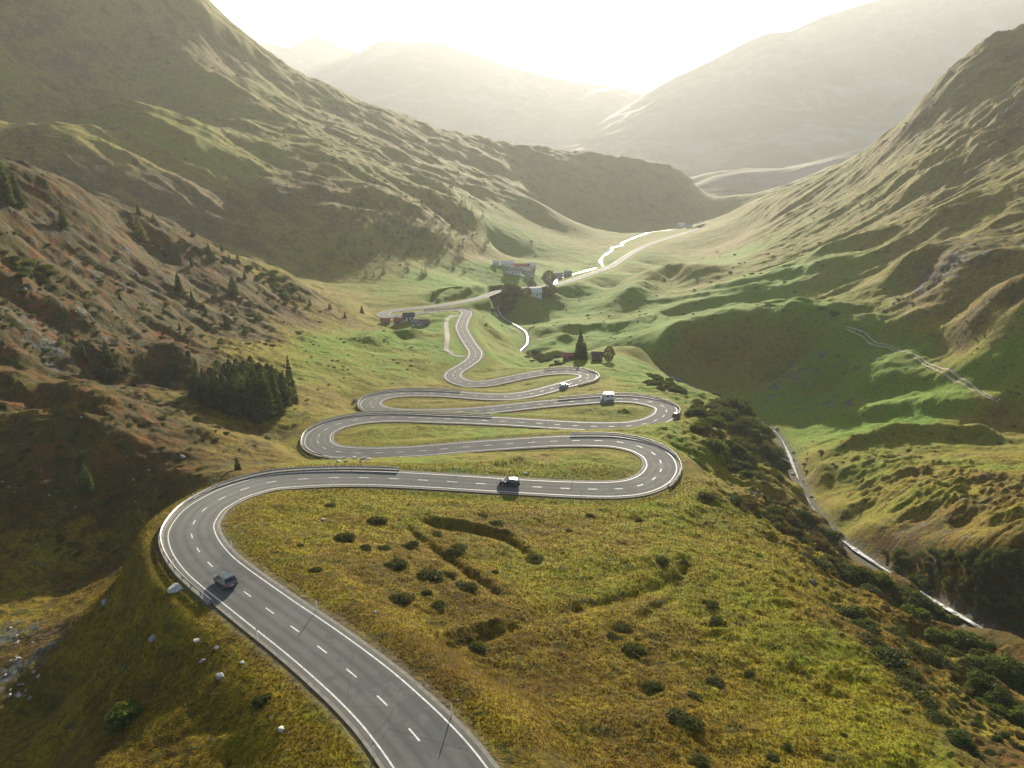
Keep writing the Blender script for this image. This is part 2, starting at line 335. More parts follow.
Z = np.where((DB < 19) & (DR > 6), (ZB-.7)*(1-bed2)+np.maximum(Z, ZB+.2)*bed2, Z)
# ------------------------------------------------------------ tagging and mesh helpers
def tag(o, label=None, cat=None, group=None, kind=None):
    if label: o['label'] = label
    if cat: o['category'] = cat
    if group: o['group'] = group
    if kind: o['kind'] = kind
    return o
def link(name, me, parent=None):
    o = bpy.data.objects.new(name, me); C.objects.link(o)
    if parent is not None: o.parent = parent
    return o
def np_mesh(name, V, F, mat=None, smooth=False):
    """mesh from numpy arrays; F is (n,3) or (n,4)"""
    me = bpy.data.meshes.new(name); V = np.asarray(V, np.float32); F = np.asarray(F, np.int32)
    n, k = F.shape
    me.vertices.add(len(V)); me.vertices.foreach_set('co', V.ravel())
    me.loops.add(n*k); me.loops.foreach_set('vertex_index', F.ravel())
    me.polygons.add(n); me.polygons.foreach_set('loop_start', np.arange(n, dtype=np.int32)*k)
    me.polygons.foreach_set('loop_total', np.full(n, k, np.int32))
    me.polygons.foreach_set('use_smooth', np.full(n, smooth))
    me.update(calc_edges=True)
    if mat: me.materials.append(mat)
    return me
class MB:                                     # collects faces with any number of corners
    def __init__(s): s.v = []; s.f = []; s.m = []
    def add(s, V, F, mi=0):
        n = len(s.v); s.v += [tuple(p) for p in V]; s.f += [tuple(i+n for i in f) for f in F]; s.m += [mi]*len(F); return s
    def box(s, x0, y0, z0, x1, y1, z1, mi=0):
        V = [(x0,y0,z0),(x1,y0,z0),(x1,y1,z0),(x0,y1,z0),(x0,y0,z1),(x1,y0,z1),(x1,y1,z1),(x0,y1,z1)]
        return s.add(V, [(0,3,2,1),(4,5,6,7),(0,1,5,4),(1,2,6,5),(2,3,7,6),(3,0,4,7)], mi)
    def tube(s, p, q, r0, r1, n=8, mi=0, cap=True):
        p = np.array(p, float); q = np.array(q, float); d = q-p; d /= np.linalg.norm(d)
        a = np.cross(d, (0, 0, 1) if abs(d[2]) < .9 else (1, 0, 0)); a /= np.linalg.norm(a); b = np.cross(d, a)
        V = [p+(a*cos(2*pi*k/n)+b*sin(2*pi*k/n))*r0 for k in range(n)]+[q+(a*cos(2*pi*k/n)+b*sin(2*pi*k/n))*r1 for k in range(n)]
        F = [(k, n+k, n+(k+1) % n, (k+1) % n) for k in range(n)]
        if cap: F += [tuple(range(n)), tuple(range(2*n-1, n-1, -1))]
        return s.add(V, F, mi)
    def mesh(s, name, mats, smooth=False):
        me = bpy.data.meshes.new(name); me.from_pydata(s.v, [], s.f)
        for m in (mats if isinstance(mats, (list, tuple)) else [mats]): me.materials.append(m)
        me.polygons.foreach_set('material_index', s.m)
        if smooth: me.polygons.foreach_set('use_smooth', [True]*len(s.f))
        me.update(); return me
    def build(s, name, mats, parent=None, smooth=False): return link(name, s.mesh(name, mats, smooth), parent)
def empty(name, loc, rz=0):
    o = bpy.data.objects.new(name, None); C.objects.link(o); o.location = loc; o.rotation_euler = (0, 0, rz); o.empty_display_size = .3; return o
def copy_tree(o, parent=None):
    c = o.copy(); C.objects.link(c)
    if parent is not None: c.parent = parent
    for ch in KIDS.get(o.name, []): copy_tree(ch, c)
    return c
KIDS = {}
def kids(root):                               # remember the parts of a thing before copying it
    for o in list(C.objects):
        if o.parent is not None:
            L = KIDS.setdefault(o.parent.name, [])
            if o not in L: L.append(o)
# ------------------------------------------------------------ materials
def new_mat(name):
    m = bpy.data.materials.new(name); m.use_nodes = True; nt = m.node_tree
    return m, nt, nt.nodes['Principled BSDF']
def N(nt, t, **kw):
    n = nt.nodes.new(t)
    for k, v in kw.items():
        if k in n.inputs.keys(): n.inputs[k].default_value = v
        else: setattr(n, k, v)
    return n
def noise(nt, vec, scale, detail=4, rough=.55, dist=0):
    n = N(nt, 'ShaderNodeTexNoise'); n.inputs['Scale'].default_value = scale; n.inputs['Detail'].default_value = detail
    n.inputs['Roughness'].default_value = rough; n.inputs['Distortion'].default_value = dist
    if vec is not None: nt.links.new(vec, n.inputs['Vector'])
    return n.outputs['Fac']
def ramp(nt, fac, stops):
    r = N(nt, 'ShaderNodeValToRGB'); e = r.color_ramp.elements
    while len(e) > 1: e.remove(e[-1])
    e[0].position = stops[0][0]; e[0].color = (*stops[0][1], 1) if not np.isscalar(stops[0][1]) else (stops[0][1],)*3+(1,)
    for p, c in stops[1:]:
        q = e.new(p); q.color = (*c, 1) if not np.isscalar(c) else (c, c, c, 1)
    nt.links.new(fac, r.inputs['Fac']); return r.outputs['Color']
def mix(nt, fac, a, b, mode='MIX'):
    m = N(nt, 'ShaderNodeMix', data_type='RGBA', blend_type=mode)
    for s, v in ((m.inputs[0], fac), (m.inputs[6], a), (m.inputs[7], b)):
        if hasattr(v, 'links') or hasattr(v, 'is_linked'): nt.links.new(v, s)
        elif np.isscalar(v): s.default_value = v
        else: s.default_value = (*v, 1)
    return m.outputs[2]
def math_(nt, op, a, b=None, clamp=False):
    m = N(nt, 'ShaderNodeMath', operation=op, use_clamp=clamp)
    for s, v in ((m.inputs[0], a), (m.inputs[1], b)):
        if v is None: continue
        if hasattr(v, 'is_linked'): nt.links.new(v, s)
        else: s.default_value = v
    return m.outputs[0]
def bump(nt, bsdf, fac, strength, dist):
    b = N(nt, 'ShaderNodeBump'); b.inputs['Strength'].default_value = strength; b.inputs['Distance'].default_value = dist
    nt.links.new(fac, b.inputs['Height']); nt.links.new(b.outputs['Normal'], bsdf.inputs['Normal'])
def simple(name, col, rough=.7, metal=0, var=.25, scale=3.0, obj=True, spec=.3):
    m, nt, bs = new_mat(name)
    tc = N(nt, 'ShaderNodeTexCoord').outputs['Object' if obj else 'Generated']
    f = noise(nt, tc, scale, 5)
    lo = tuple(c*(1-var) for c in col); hi = tuple(min(1, c*(1+var)) for c in col)
    nt.links.new(ramp(nt, f, [(.3, lo), (.7, hi)]), bs.inputs['Base Color'])
    bs.inputs['Roughness'].default_value = rough; bs.inputs['Metallic'].default_value = metal
    bs.inputs['Specular IOR Level'].default_value = spec
    return m
# ------------------------------------------------------------ what grows where: green (1) to heath (0), rock, tufts
def field(pts, c=.06):
    """smooth field over the ground from values given at places seen in the photo"""
    P = []; V = []
    for x, y, v in pts:
        q = hit(x, y)
        if q: P.append((math.atan2(q[0], q[1]), math.log(math.hypot(q[0], q[1])))); V.append(v)
    P = np.array(P); V = np.array(V, float); num = np.zeros(_ca.shape+_cb.shape); den = num.copy()
    A_, B_ = np.meshgrid(_ca, _cb, indexing='ij')
    for p, v in zip(P, V):
        wgt = 1/((A_-p[0])**2+(B_-p[1])**2+c*c*.15)**1.6; num += wgt*v; den += wgt
    return bilin(num/den, AA, BB)
GREEN = field([(300,510,.55),(260,540,.4),(400,500,.45),(500,520,.35),(400,560,.28),(480,600,.28),(560,560,.36),(640,560,.45),(450,680,.2),(560,640,.24),(560,740,.2),(640,640,.28),(700,560,.5),(740,600,.45),(780,660,.45),(850,720,.4),
 (900,760,.5),(700,740,.25),(640,720,.15),(700,660,.3),(830,580,.35),(880,640,.05),(950,690,.05),(900,600,.02),(1000,740,.1),(760,560,.55),(820,640,.45),
 (200,700,.36),(300,740,.34),(250,650,.4),(200,620,.35),(150,660,.3),(120,640,.25),(130,700,.3),(40,620,.25),(60,560,.25),(100,500,.02),(30,470,.05),(150,430,-.05),(50,400,.0),(230,440,.08),(100,560,.3),(60,740,.3),
 (280,400,.3),(300,360,.6),(330,350,.85),(360,370,.6),(250,330,.0),(150,330,-.22),(50,330,-.22),(100,260,-.22),(50,220,-.15),(200,280,-.15),(280,310,.05),(20,280,-.2),(150,290,-.2),(340,320,.3),(380,340,.8),(400,390,.4),(430,360,.75),(320,430,.35),
 (360,460,.4),(400,435,.55),(560,410,.5),(500,460,.45),(580,465,.4),(640,375,.9),(690,400,.7),(680,440,.6),(620,360,.9),(740,430,.45),(770,460,.3),(740,490,.3),
 (430,330,.9),(400,340,.85),(450,345,1),(500,350,.8),(450,285,.95),(500,270,1),(540,250,.85),(560,320,.75),(520,310,.8),(600,300,.85),(620,260,.85),(560,235,.55),(620,235,.6),(590,340,.9),(630,340,.9),
 (660,330,.95),(720,310,.95),(760,290,1),(720,262,.9),(800,300,1),(860,300,.6),(850,260,.75),(800,240,.5),(760,230,.4),(900,240,.3),(960,240,.2),(940,280,.1),(1010,280,.1),(1000,320,.4),(1000,360,.8),(880,360,.9),(830,370,.8),(770,340,.3),(740,350,.3),(700,360,.35),
 (930,400,.9),(860,420,.85),(900,420,.9),(1000,430,.5),(960,460,.5),(860,460,.5),(820,450,.5),(900,500,.4),(1000,520,.25),(900,545,0),(930,540,.05),(960,570,.15),(1000,620,.15),(1010,570,.15),(930,580,.15),
 (950,180,.35),(1000,120,.3),(980,60,.3),(900,180,.45),(850,200,.45),(780,220,.4),
 (100,180,.1),(200,200,.15),(300,200,.2),(400,200,.3),(450,240,.35),(350,250,.3),(300,150,.45),(200,140,.6),(100,140,.5),(50,100,.3),(100,50,.3),(200,60,.3),(200,90,.55),(50,30,.25),(300,110,.4),(400,150,.4),(500,180,.4),(600,190,.35)])
ROCK = field([(10,670,.85),(5,640,.7),(30,650,.5),(80,640,.2),(110,575,.35),(60,600,.3),(40,700,.2),(130,590,.35),(140,570,.5),(60,320,.52),(20,300,.5),(60,345,.58),(130,290,.56),(110,270,.5),(160,262,.45),(220,290,.35),(90,330,.45),(30,260,.4),(150,310,.32),(160,340,.4),
 (200,350,.2),(100,420,.1),(180,440,.2),(250,450,.25),(140,470,.2),(50,460,.1),(300,320,.1),(330,350,0),(400,560,0),(560,640,0),(760,640,0),(300,720,0),(200,660,0.05),(880,600,.1),
 (900,600,.2),(980,580,.5),(930,575,.42),(1010,610,.5),(890,565,.45),(960,550,.4),(870,545,.4),(1000,530,.2),(860,470,.25),(800,470,.35),(840,455,.4),(980,440,.15),(900,440,.3),(760,420,.1),(790,370,.6),(770,345,.45),(760,320,.3),(800,400,.55),(740,370,.2),(930,280,.7),(900,272,.5),(960,285,.5),(860,300,.05),(700,300,0),(700,250,0),
 (930,110,.55),(915,130,.5),(1000,60,.45),(1010,100,.5),(990,160,.5),(1000,150,.5),(960,200,.15),(870,200,.1),(1000,280,.2),(100,60,.35),(160,30,.35),(40,20,.35),(40,110,.2),(200,60,.3),(300,110,.15),(200,140,.02),(300,200,.05),(400,240,.05),(500,180,.05),(450,285,0),(560,260,0),(600,320,0),(430,340,.02),(690,400,.05)])
me = np_mesh('terrain', np.stack([X.ravel(), Y.ravel(), Z.ravel()], 1),
             (lambda i: np.stack([i[:-1, :-1].ravel(), i[1:, :-1].ravel(), i[1:, 1:].ravel(), i[:-1, 1:].ravel()], 1))(np.arange(NA*NB).reshape(NA, NB)), None, True)
verge = np.clip(1-sstep(HALF.mean()+.4, HALF.mean()+2.6, DR+fbm(X/1.3, Y/1.3, 2, 91)*.5), 0, 1)
shore = np.clip(1-sstep(1.6, 3.8, DV+fbm(X/2, Y/2, 2, 93)*1.2), 0, 1)*(RR < 900)
# tall-herb green belts and old heath scars have outlines of their own
col = np.stack([GREEN, ROCK, verge, np.maximum(shore, 0)], -1).astype(np.float32)
at = me.color_attributes.new('cover', 'FLOAT_COLOR', 'POINT'); at.data.foreach_set('color', col.ravel())
terrain = link('terrain', me); tag(terrain, kind='structure')

m, nt, bs = new_mat('ground'); L = nt.links
geo = N(nt, 'ShaderNodeNewGeometry'); P = geo.outputs['Position']
cv = N(nt, 'ShaderNodeAttribute', attribute_name='cover')
sep = N(nt, 'ShaderNodeSeparateColor'); L.new(cv.outputs['Color'], sep.inputs[0])
gr, ro, ve, sh = sep.outputs[0], sep.outputs[1], sep.outputs[2], cv.outputs['Alpha']
n_huge = noise(nt, P, .009, 6, .62, .5); n_big = noise(nt, P, .035, 5, .6); n_mid = noise(nt, P, .22, 5, .65, .6); n_small = noise(nt, P, 1.6, 5, .7, .4); n_fine = noise(nt, P, 7., 3, .7)
k = math_(nt, 'ADD', gr, math_(nt, 'MULTIPLY', math_(nt, 'SUBTRACT', n_big, .5), 1.1))
k = math_(nt, 'ADD', k, math_(nt, 'MULTIPLY', math_(nt, 'SUBTRACT', n_mid, .5), .9)); k = math_(nt, 'ADD', k, math_(nt, 'MULTIPLY', math_(nt, 'SUBTRACT', n_huge, .5), .9))
k = math_(nt, 'ADD', k, math_(nt, 'MULTIPLY', math_(nt, 'SUBTRACT', n_small, .42), .35), True)
grass = ramp(nt, k, [(0, (.064, .040, .007)), (.14, (.092, .064, .006)), (.30, (.158, .112, .008)), (.45, (.176, .150, .006)), (.65, (.150, .162, .004)), (.85, (.112, .182, .003)), (1, (.094, .190, .003))])
# tussocks: light straw tips and dark gaps
tus = ramp(nt, n_small, [(.28, .30), (.44, .82), (.60, 1.15), (.78, 1.6)])
grass = mix(nt, 1.0, grass, tus, 'MULTIPLY')
fin = ramp(nt, n_fine, [(.30, .62), (.5, 1.0), (.72, 1.35)])
grass = mix(nt, 1.0, grass, fin, 'MULTIPLY')
# dwarf shrubs in dark blotches
shr = noise(nt, P, .55, 6, .62, .8)
shr2 = math_(nt, 'ADD', shr, math_(nt, 'MULTIPLY', math_(nt, 'SUBTRACT', .45, gr), .10))
sf = ramp(nt, shr2, [(.57, 0.), (.63, 1.)])
grass = mix(nt, math_(nt, 'MULTIPLY', sf, .75), grass, (.030, .042, .012))
patch = ramp(nt, noise(nt, P, .14, 8, .74, .8), [(.50, 0.), (.60, 1.)])
grass = mix(nt, math_(nt, 'MULTIPLY', patch, math_(nt, 'SUBTRACT', .55, math_(nt, 'MULTIPLY', gr, .6), True)), grass, (.055, .056, .012))
heath = ramp(nt, noise(nt, P, .045, 8, .7, .6), [(.53, 0.), (.62, 1.)])
grass = mix(nt, math_(nt, 'MULTIPLY', heath, math_(nt, 'SUBTRACT', .75, gr, True)), grass, (.045, .042, .014))
# rust-coloured bilberry
rs = ramp(nt, noise(nt, P, .11, 5, .65, 1.), [(.52, 0.), (.64, 1.)])
rs = math_(nt, 'MULTIPLY', rs, math_(nt, 'SUBTRACT', .38, gr, True))
grass = mix(nt, math_(nt, 'MULTIPLY', rs, 2.2, True), grass, (.120, .050, .010))
# rock
vor = N(nt, 'ShaderNodeTexVoronoi'); vor.inputs['Scale'].default_value = .9; L.new(P, vor.inputs['Vector'])
rk = math_(nt, 'ADD', ro, math_(nt, 'MULTIPLY', math_(nt, 'SUBTRACT', noise(nt, P, .16, 7, .72, .5), .5), 1.9))
rk = math_(nt, 'ADD', rk, math_(nt, 'MULTIPLY', math_(nt, 'SUBTRACT', noise(nt, P, 1.2, 4, .7), .5), .8))
rkf = ramp(nt, rk, [(.60, 0.), (.72, 1.)])
rkc = ramp(nt, noise(nt, P, .8, 6, .7), [(.3, (.035, .04, .034)), (.5, (.075, .082, .070)), (.72, (.19, .19, .17))])
c1 = mix(nt, rkf, grass, rkc)
c1 = mix(nt, math_(nt, 'MULTIPLY', ve, .85), c1, ramp(nt, n_small, [(.3, (.075, .062, .04)), (.7, (.16, .14, .10))]))
c1 = mix(nt, math_(nt, 'MULTIPLY', sh, .9), c1, ramp(nt, noise(nt, P, 1.1, 5, .7), [(.35, (.035, .036, .028)), (.55, (.085, .085, .07)), (.72, (.22, .22, .20))]))
L.new(c1, bs.inputs['Base Color']); bs.inputs['Roughness'].default_value = .95; bs.inputs['Specular IOR Level'].default_value = .08
bh = math_(nt, 'ADD', math_(nt, 'MULTIPLY', n_small, .55), math_(nt, 'MULTIPLY', n_fine, .14))
bh = math_(nt, 'ADD', bh, math_(nt, 'MULTIPLY', shr, 1.3)); bh = math_(nt, 'ADD', bh, math_(nt, 'MULTIPLY', n_mid, 1.2))
bump(nt, bs, bh, .65, .6)
me.materials.append(m); GROUND = m

# ------------------------------------------------------------ strips along a line (road, markings, water)
def offset(poly, off):
    P = np.asarray(poly)[:, :3]; T = np.gradient(P[:, :2], axis=0); T /= np.linalg.norm(T, axis=1)[:, None]
    Nn = np.stack([T[:, 1], -T[:, 0]], 1); Q = P.copy(); Q[:, :2] += Nn*np.asarray(off).reshape(-1, 1) if not np.isscalar(off) else Nn*off
    return Q
def strip(poly, lo, hi, dz=0., mb=None, mi=0, cols=1):
    n = len(poly); rows = []
    for c in range(cols+1):
        o = np.asarray(lo)+(np.asarray(hi)-np.asarray(lo))*c/cols
        Q = offset(poly, o if np.ndim(o) else float(o)); Q[:, 2] += dz; rows.append(Q)
    V = np.stack(rows, 1).reshape(-1, 3); W_ = cols+1
    F = [(i*W_+c, i*W_+c+1, (i+1)*W_+c+1, (i+1)*W_+c) for i in range(n-1) for c in range(cols)]
    mb = mb or MB(); mb.add(V, F, mi); return mb
m, nt, bs = new_mat('asphalt'); L = nt.links
P = N(nt, 'ShaderNodeNewGeometry').outputs['Position']
ac = ramp(nt, noise(nt, P, .12, 6, .7), [(.3, (.100, .106, .096)), (.7, (.138, .145, .132))])
ac = mix(nt, 1., ac, ramp(nt, noise(nt, P, 26, 3, .8), [(.3, .82), (.7, 1.2)]), 'MULTIPLY')
la = N(nt, 'ShaderNodeAttribute', attribute_name='lane'); ls = N(nt, 'ShaderNodeSeparateColor'); L.new(la.outputs['Color'], ls.inputs[0])
wn = math_(nt, 'MULTIPLY', ls.outputs[0], math_(nt, 'MULTIPLY', noise(nt, P, .3, 4, .6), 1.25)); ac = mix(nt, wn, ac, (.070, .072, .070))
ac = mix(nt, ramp(nt, noise(nt, P, .055, 6, .75), [(.54, 0.), (.55, .5)]), ac, (.075, .077, .075))
ac = mix(nt, math_(nt, 'MULTIPLY', ls.outputs[1], ramp(nt, noise(nt, P, 1.1, 5, .75), [(.45, .0), (.6, .8)])), ac, (.15, .135, .10))
wv = N(nt, 'ShaderNodeTexVoronoi', feature='DISTANCE_TO_EDGE'); wv.inputs['Scale'].default_value = .16; L.new(mix(nt, .35, P, N(nt, 'ShaderNodeTexNoise', Scale=.02).outputs['Color']), wv.inputs['Vector'])
ac = mix(nt, ramp(nt, wv.outputs['Distance'], [(0, .3), (.003, .3), (.006, 0.)]), ac, (.03, .031, .032))
L.new(ac, bs.inputs['Base Color']); bs.inputs['Roughness'].default_value = .92; bs.inputs['Specular IOR Level'].default_value = .12
ASPH = m
bump(nt, bs, noise(nt, P, 30, 2, .8), .15, .02)
PAINT = simple('road_paint', (.55, .55, .52), .6, var=.35, scale=3.)
GRAVEL = simple('kerb_concrete', (.19, .18, .145), .9, var=.25, scale=1.5)
ROADZ = ROAD.copy()
rd = strip(ROADZ, -HALF-.55, HALF+.55, .0, cols=16).build('road', ASPH); rd['kind'] = 'structure'
at = rd.data.color_attributes.new('lane', 'FLOAT_COLOR', 'POINT'); t_ = np.tile(np.linspace(-1, 1, 17), len(ROADZ))
wear = np.exp(-((np.abs(t_)-.26)/.09)**2)+np.exp(-((np.abs(t_)-.66)/.10)**2); edge = np.clip((np.abs(t_)-.86)/.14, 0, 1)
at.data.foreach_set('color', np.stack([wear, edge, wear*0, wear*0+1], 1).astype(np.float32).ravel())
mb = MB(); strip(ROADZ, -HALF-.95, -HALF-.552, -.015, mb); strip(ROADZ, HALF+.552, HALF+.95, -.015, mb)
mb.build('road_shoulder', GRAVEL)['kind'] = 'structure'
mb = MB(); lw = .17
FINE = smooth_poly(np.c_[ROAD, HALF], .5, .8)
fh = FINE[:, 3]
strip(FINE, -fh-lw/2, -fh+lw/2, .010, mb); strip(FINE, fh-lw/2, fh+lw/2, .010, mb)
k = 4
while k < len(FINE)-8:
    if math.hypot(FINE[k, 0], FINE[k, 1]) < 520: strip(FINE[k:k+5], -.085, .085, .010, mb)
    k += 12
mb.build('road_markings', PAINT)['kind'] = 'structure'
# ------------------------------------------------------------ water
m, nt, bs = new_mat('mountain_water'); L = nt.links
P = N(nt, 'ShaderNodeNewGeometry').outputs['Position']
foam = ramp(nt, noise(nt, P, .55, 6, .75, 1.2), [(.44, 0.), (.60, 1.)])
L.new(mix(nt, foam, (.06, .075, .07), (.74, .76, .76)), bs.inputs['Base Color']); bs.inputs['Roughness'].default_value = .28; bs.inputs['Specular IOR Level'].default_value = .6
bump(nt, bs, noise(nt, P, 1.1, 4, .7), .5, .3); WATER = m
rr_ = np.hypot(RIVER[:, 0], RIVER[:, 1])
bumpy = sum(np.exp(-((RIVER[:, 1]-y_)/l_)**2) for y_, l_ in ((255, 22), (150, 11), (113, 9), (180, 6)))
rwid = np.clip(.02+.62*bumpy+.25*fbm(np.arange(len(RIVER))*.31, np.zeros(len(RIVER)), 2, 3), .05, 3)+.5*sstep(300, 500, rr_)+np.clip(.5+2.4*fbm(np.arange(len(RIVER))*.045, np.zeros(len(RIVER)), 2, 8), -.2, 1.7)*sstep(560, 700, rr_)
rv = strip(RIVER, -rwid, rwid, -.25, cols=3).build('river', WATER); rv['kind'] = 'structure'
strip(BROOK, -2.2, 2.2, .0, cols=2).build('stream', WATER)['kind'] = 'structure'
# ------------------------------------------------------------ tracks draped on the ground
TRACK = simple('worn_track', (.30, .26, .18), .95, var=.3, scale=.6)
def drape(pts, off, wd, mb, dz=.06):
    Q = smooth_poly([q for q in (hit(*p) for p in pts) if q], 1.5, 2)
    Q = offset(Q, off); rows = []
    for c in (-1, 0, 1):
        S = offset(Q, c*wd/2)
        S[:, 2] = bilin(Z, np.arctan2(S[:, 0], S[:, 1]), np.log(np.hypot(S[:, 0], S[:, 1])))+dz; rows.append(S)
    V = np.stack(rows, 1).reshape(-1, 3); n = len(Q)
    mb.add(V, [(i*3+c, i*3+c+1, (i+1)*3+c+1, (i+1)*3+c) for i in range(n-1) for c in (0, 1)])
mb = MB(); T1 = [(845,328.5),(866,337),(888,346),(920,359),(947,372),(971,388),(990,398),(1003,404)]
drape(T1, -.8, .7, mb); drape(T1, .8, .7, mb); mb.build('path', TRACK)['kind'] = 'structure'
mb = MB(); drape([(462,315.5),(452,316),(447,319),(446,325),(447.5,336),(446,350),(452,355.5),(466,356.8)], 0, 2.6, mb, .12); mb.build('path', GRAVEL)['kind'] = 'structure'
mb = MB(); drape([(560,283),(540,284.5),(528,279),(520,274)], 0, 4, mb, .2); mb.build('path', GRAVEL)['kind'] = 'structure'
# ------------------------------------------------------------ road furniture
def to_px(q):
    x, y, z = q; z = CZ-z; f = y*CP+z*SP; v = -y*SP+z*CP          # camera axes
    return 512+FPX*x/f, 384+FPX*v/f
RPX = np.array([to_px(q) for q in ROAD])
def ridx(px, py): return int(np.argmin((RPX[:, 0]-px)**2+(RPX[:, 1]-py)**2))
STEEL = simple('galvanised_steel', (.34, .35, .35), .5, .6, .15, 2.)
def guard_rail(a, b, side, label):
    i, j = ridx(*a), ridx(*b); Q = offset(ROAD[i:j+1], side*(HALF[i:j+1]+1.0)); base = Q[0].copy(); Qr = Q-base
    root = empty('guard_rail', base); tag(root, label, 'guard rail', 'guard rails along the outer edges of the bends')
    mb = MB(); n = len(Q); T = np.gradient(Qr[:, :2], axis=0); T /= np.linalg.norm(T, axis=1)[:, None]; Nn = np.stack([T[:, 1], -T[:, 0]], 1)
    prof = [(0, .36), (-.07, .44), (0, .53), (-.07, .62), (0, .72), (.03, .72), (.03, .36)]
    V = [(Qr[k, 0]+Nn[k, 0]*side*o, Qr[k, 1]+Nn[k, 1]*side*o, Qr[k, 2]+h) for k in range(n) for o, h in prof]; m_ = len(prof)
    mb.add(V, [(k*m_+c, k*m_+(c+1) % m_, (k+1)*m_+(c+1) % m_, (k+1)*m_+c) for k in range(n-1) for c in range(m_)])
    mb.build('rail_beam', STEEL, root)
    pm = MB().box(-.06, -.07, -.9, .06, .07, .66).mesh('post', STEEL)
    d = max(2, int(math.ceil(n/95)), 2)
    for k in range(0, n, d):
        o = link('post', pm, root); o.location = (Qr[k, 0]+Nn[k, 0]*side*.10, Qr[k, 1]+Nn[k, 1]*side*.10, Qr[k, 2]); o.rotation_euler = (0, 0, math.atan2(T[k, 1], T[k, 0]))
    # concrete kerb the rail stands on
    mb = MB(); prof = [(-.25, -.5), (-.25, .16), (.35, .16), (.35, -1.2)]
    V = [(Qr[k, 0]+Nn[k, 0]*side*o, Qr[k, 1]+Nn[k, 1]*side*o, Qr[k, 2]+h) for k in range(n) for o, h in prof]
    mb.add(V, [(k*4+c, k*4+c+1, (k+1)*4+c+1, (k+1)*4+c) for k in range(n-1) for c in range(3)])
    mb.build('kerb', GRAVEL, root); return root
guard_rail((240,589), (400,479), -1, 'long curved steel guard rail round the big first bend, behind the grey car')
guard_rail((650,482), (570,440), 1, 'steel guard rail round the large right-hand hairpin below the motor home')
guard_rail((335,451.5), (490,420.5), -1, 'steel guard rail round the hairpin above the pale rock pile')
guard_rail((640,425), (560,402), 1, 'steel guard rail round the hairpin where the small dark car turns')
guard_rail((385,412), (460,394.5), -1, 'steel guard rail round the narrow upper hairpin at the left end')
guard_rail((572,383), (545,372.3), 1, 'short steel guard rail round the topmost hairpin in front of the cabins')
guard_rail((468,313), (425,312), 1, 'far steel guard rail on the little bridge by the hamlet')
PW = simple('white_plastic', (.75, .75, .73), .5, var=.05); PBK = simple('black_plastic', (.02, .02, .02), .5, var=.1)
root = empty('delineator_post', (0, 0, 0))
MB().tube((0, 0, -.3), (0, 0, 1.35), .06, .05, 6).build('post', PW, root); MB().tube((0, 0, 1.352), (0, 0, 1.6), .055, .05, 6).build('reflector_band', PBK, root)
kids(root); first = True
for k in range(6, len(ROAD)-10, 17):
    if ROAD[k, 1] > 420: break
    for sd in (-1, 1):
        q = offset(ROAD[k-1:k+2], sd*(HALF[k]+.85))[1]; x, y = to_px(q)
        o = root if first else copy_tree(root); first = False
        o.location = q
        tag(o, 'slim white roadside post with a black band, one of many beside the asphalt', 'marker post', 'slim white marker posts along both road edges')
# ------------------------------------------------------------ vehicles
GLASS = simple('dark_car_glass', (.015, .018, .02), .08, var=.1, spec=.6); TYRE = simple('tyre_rubber', (.02, .02, .02), .85, var=.2); RIM = simple('alloy_rim', (.5, .5, .5), .35, .8, .1)
def lamp_mat(name, c): return simple(name, c, .2, var=.05, spec=.6)
REDL = lamp_mat('tail_light_red', (.65, .02, .015)); HEADL = lamp_mat('head_light_clear', (.8, .8, .75)); PLATE = lamp_mat('number_plate_white', (.7, .7, .65))
def paint(name, c, metal=.3): return simple(name, c, .28, metal, .05, spec=.5)
def loft_body(S, W_, mats):
    """side outline stations (x, z low, z belt, half width low, half width belt) lofted into a closed shell"""
    mb = MB(); rows = []
    for x, z0, z1, w0, w1 in S:
        rows.append([(x, -w0*.92, z0), (x, -w0, z0+.18*(z1-z0)), (x, -w0, z0+.6*(z1-z0)), (x, -w1, z1-.03), (x, -w1*.86, z1), (x, w1*.86, z1), (x, w1, z1-.03), (x, w0, z0+.6*(z1-z0)), (x, w0, z0+.18*(z1-z0)), (x, w0*.92, z0)])
    n = len(rows[0]); V = [p for r in rows for p in r]
    F = [(i*n+c, i*n+(c+1) % n, (i+1)*n+(c+1) % n, (i+1)*n+c) for i in range(len(rows)-1) for c in range(n)]
    F += [tuple(range(n-1, -1, -1)), tuple(range((len(rows)-1)*n, len(rows)*n))]
    return mb.add(V, F)
def wheel(root, x, y, r, wdt):
    t = MB().tube((x, y-wdt/2, r), (x, y+wdt/2, r), r, r, 20).build('wheel', TYRE, root, False)
    s = 1 if y > 0 else -1
    MB().tube((x, y+s*wdt*.3, r), (x, y+s*(wdt/2+.012), r), r*.62, r*.58, 14).build('rim', RIM, t)
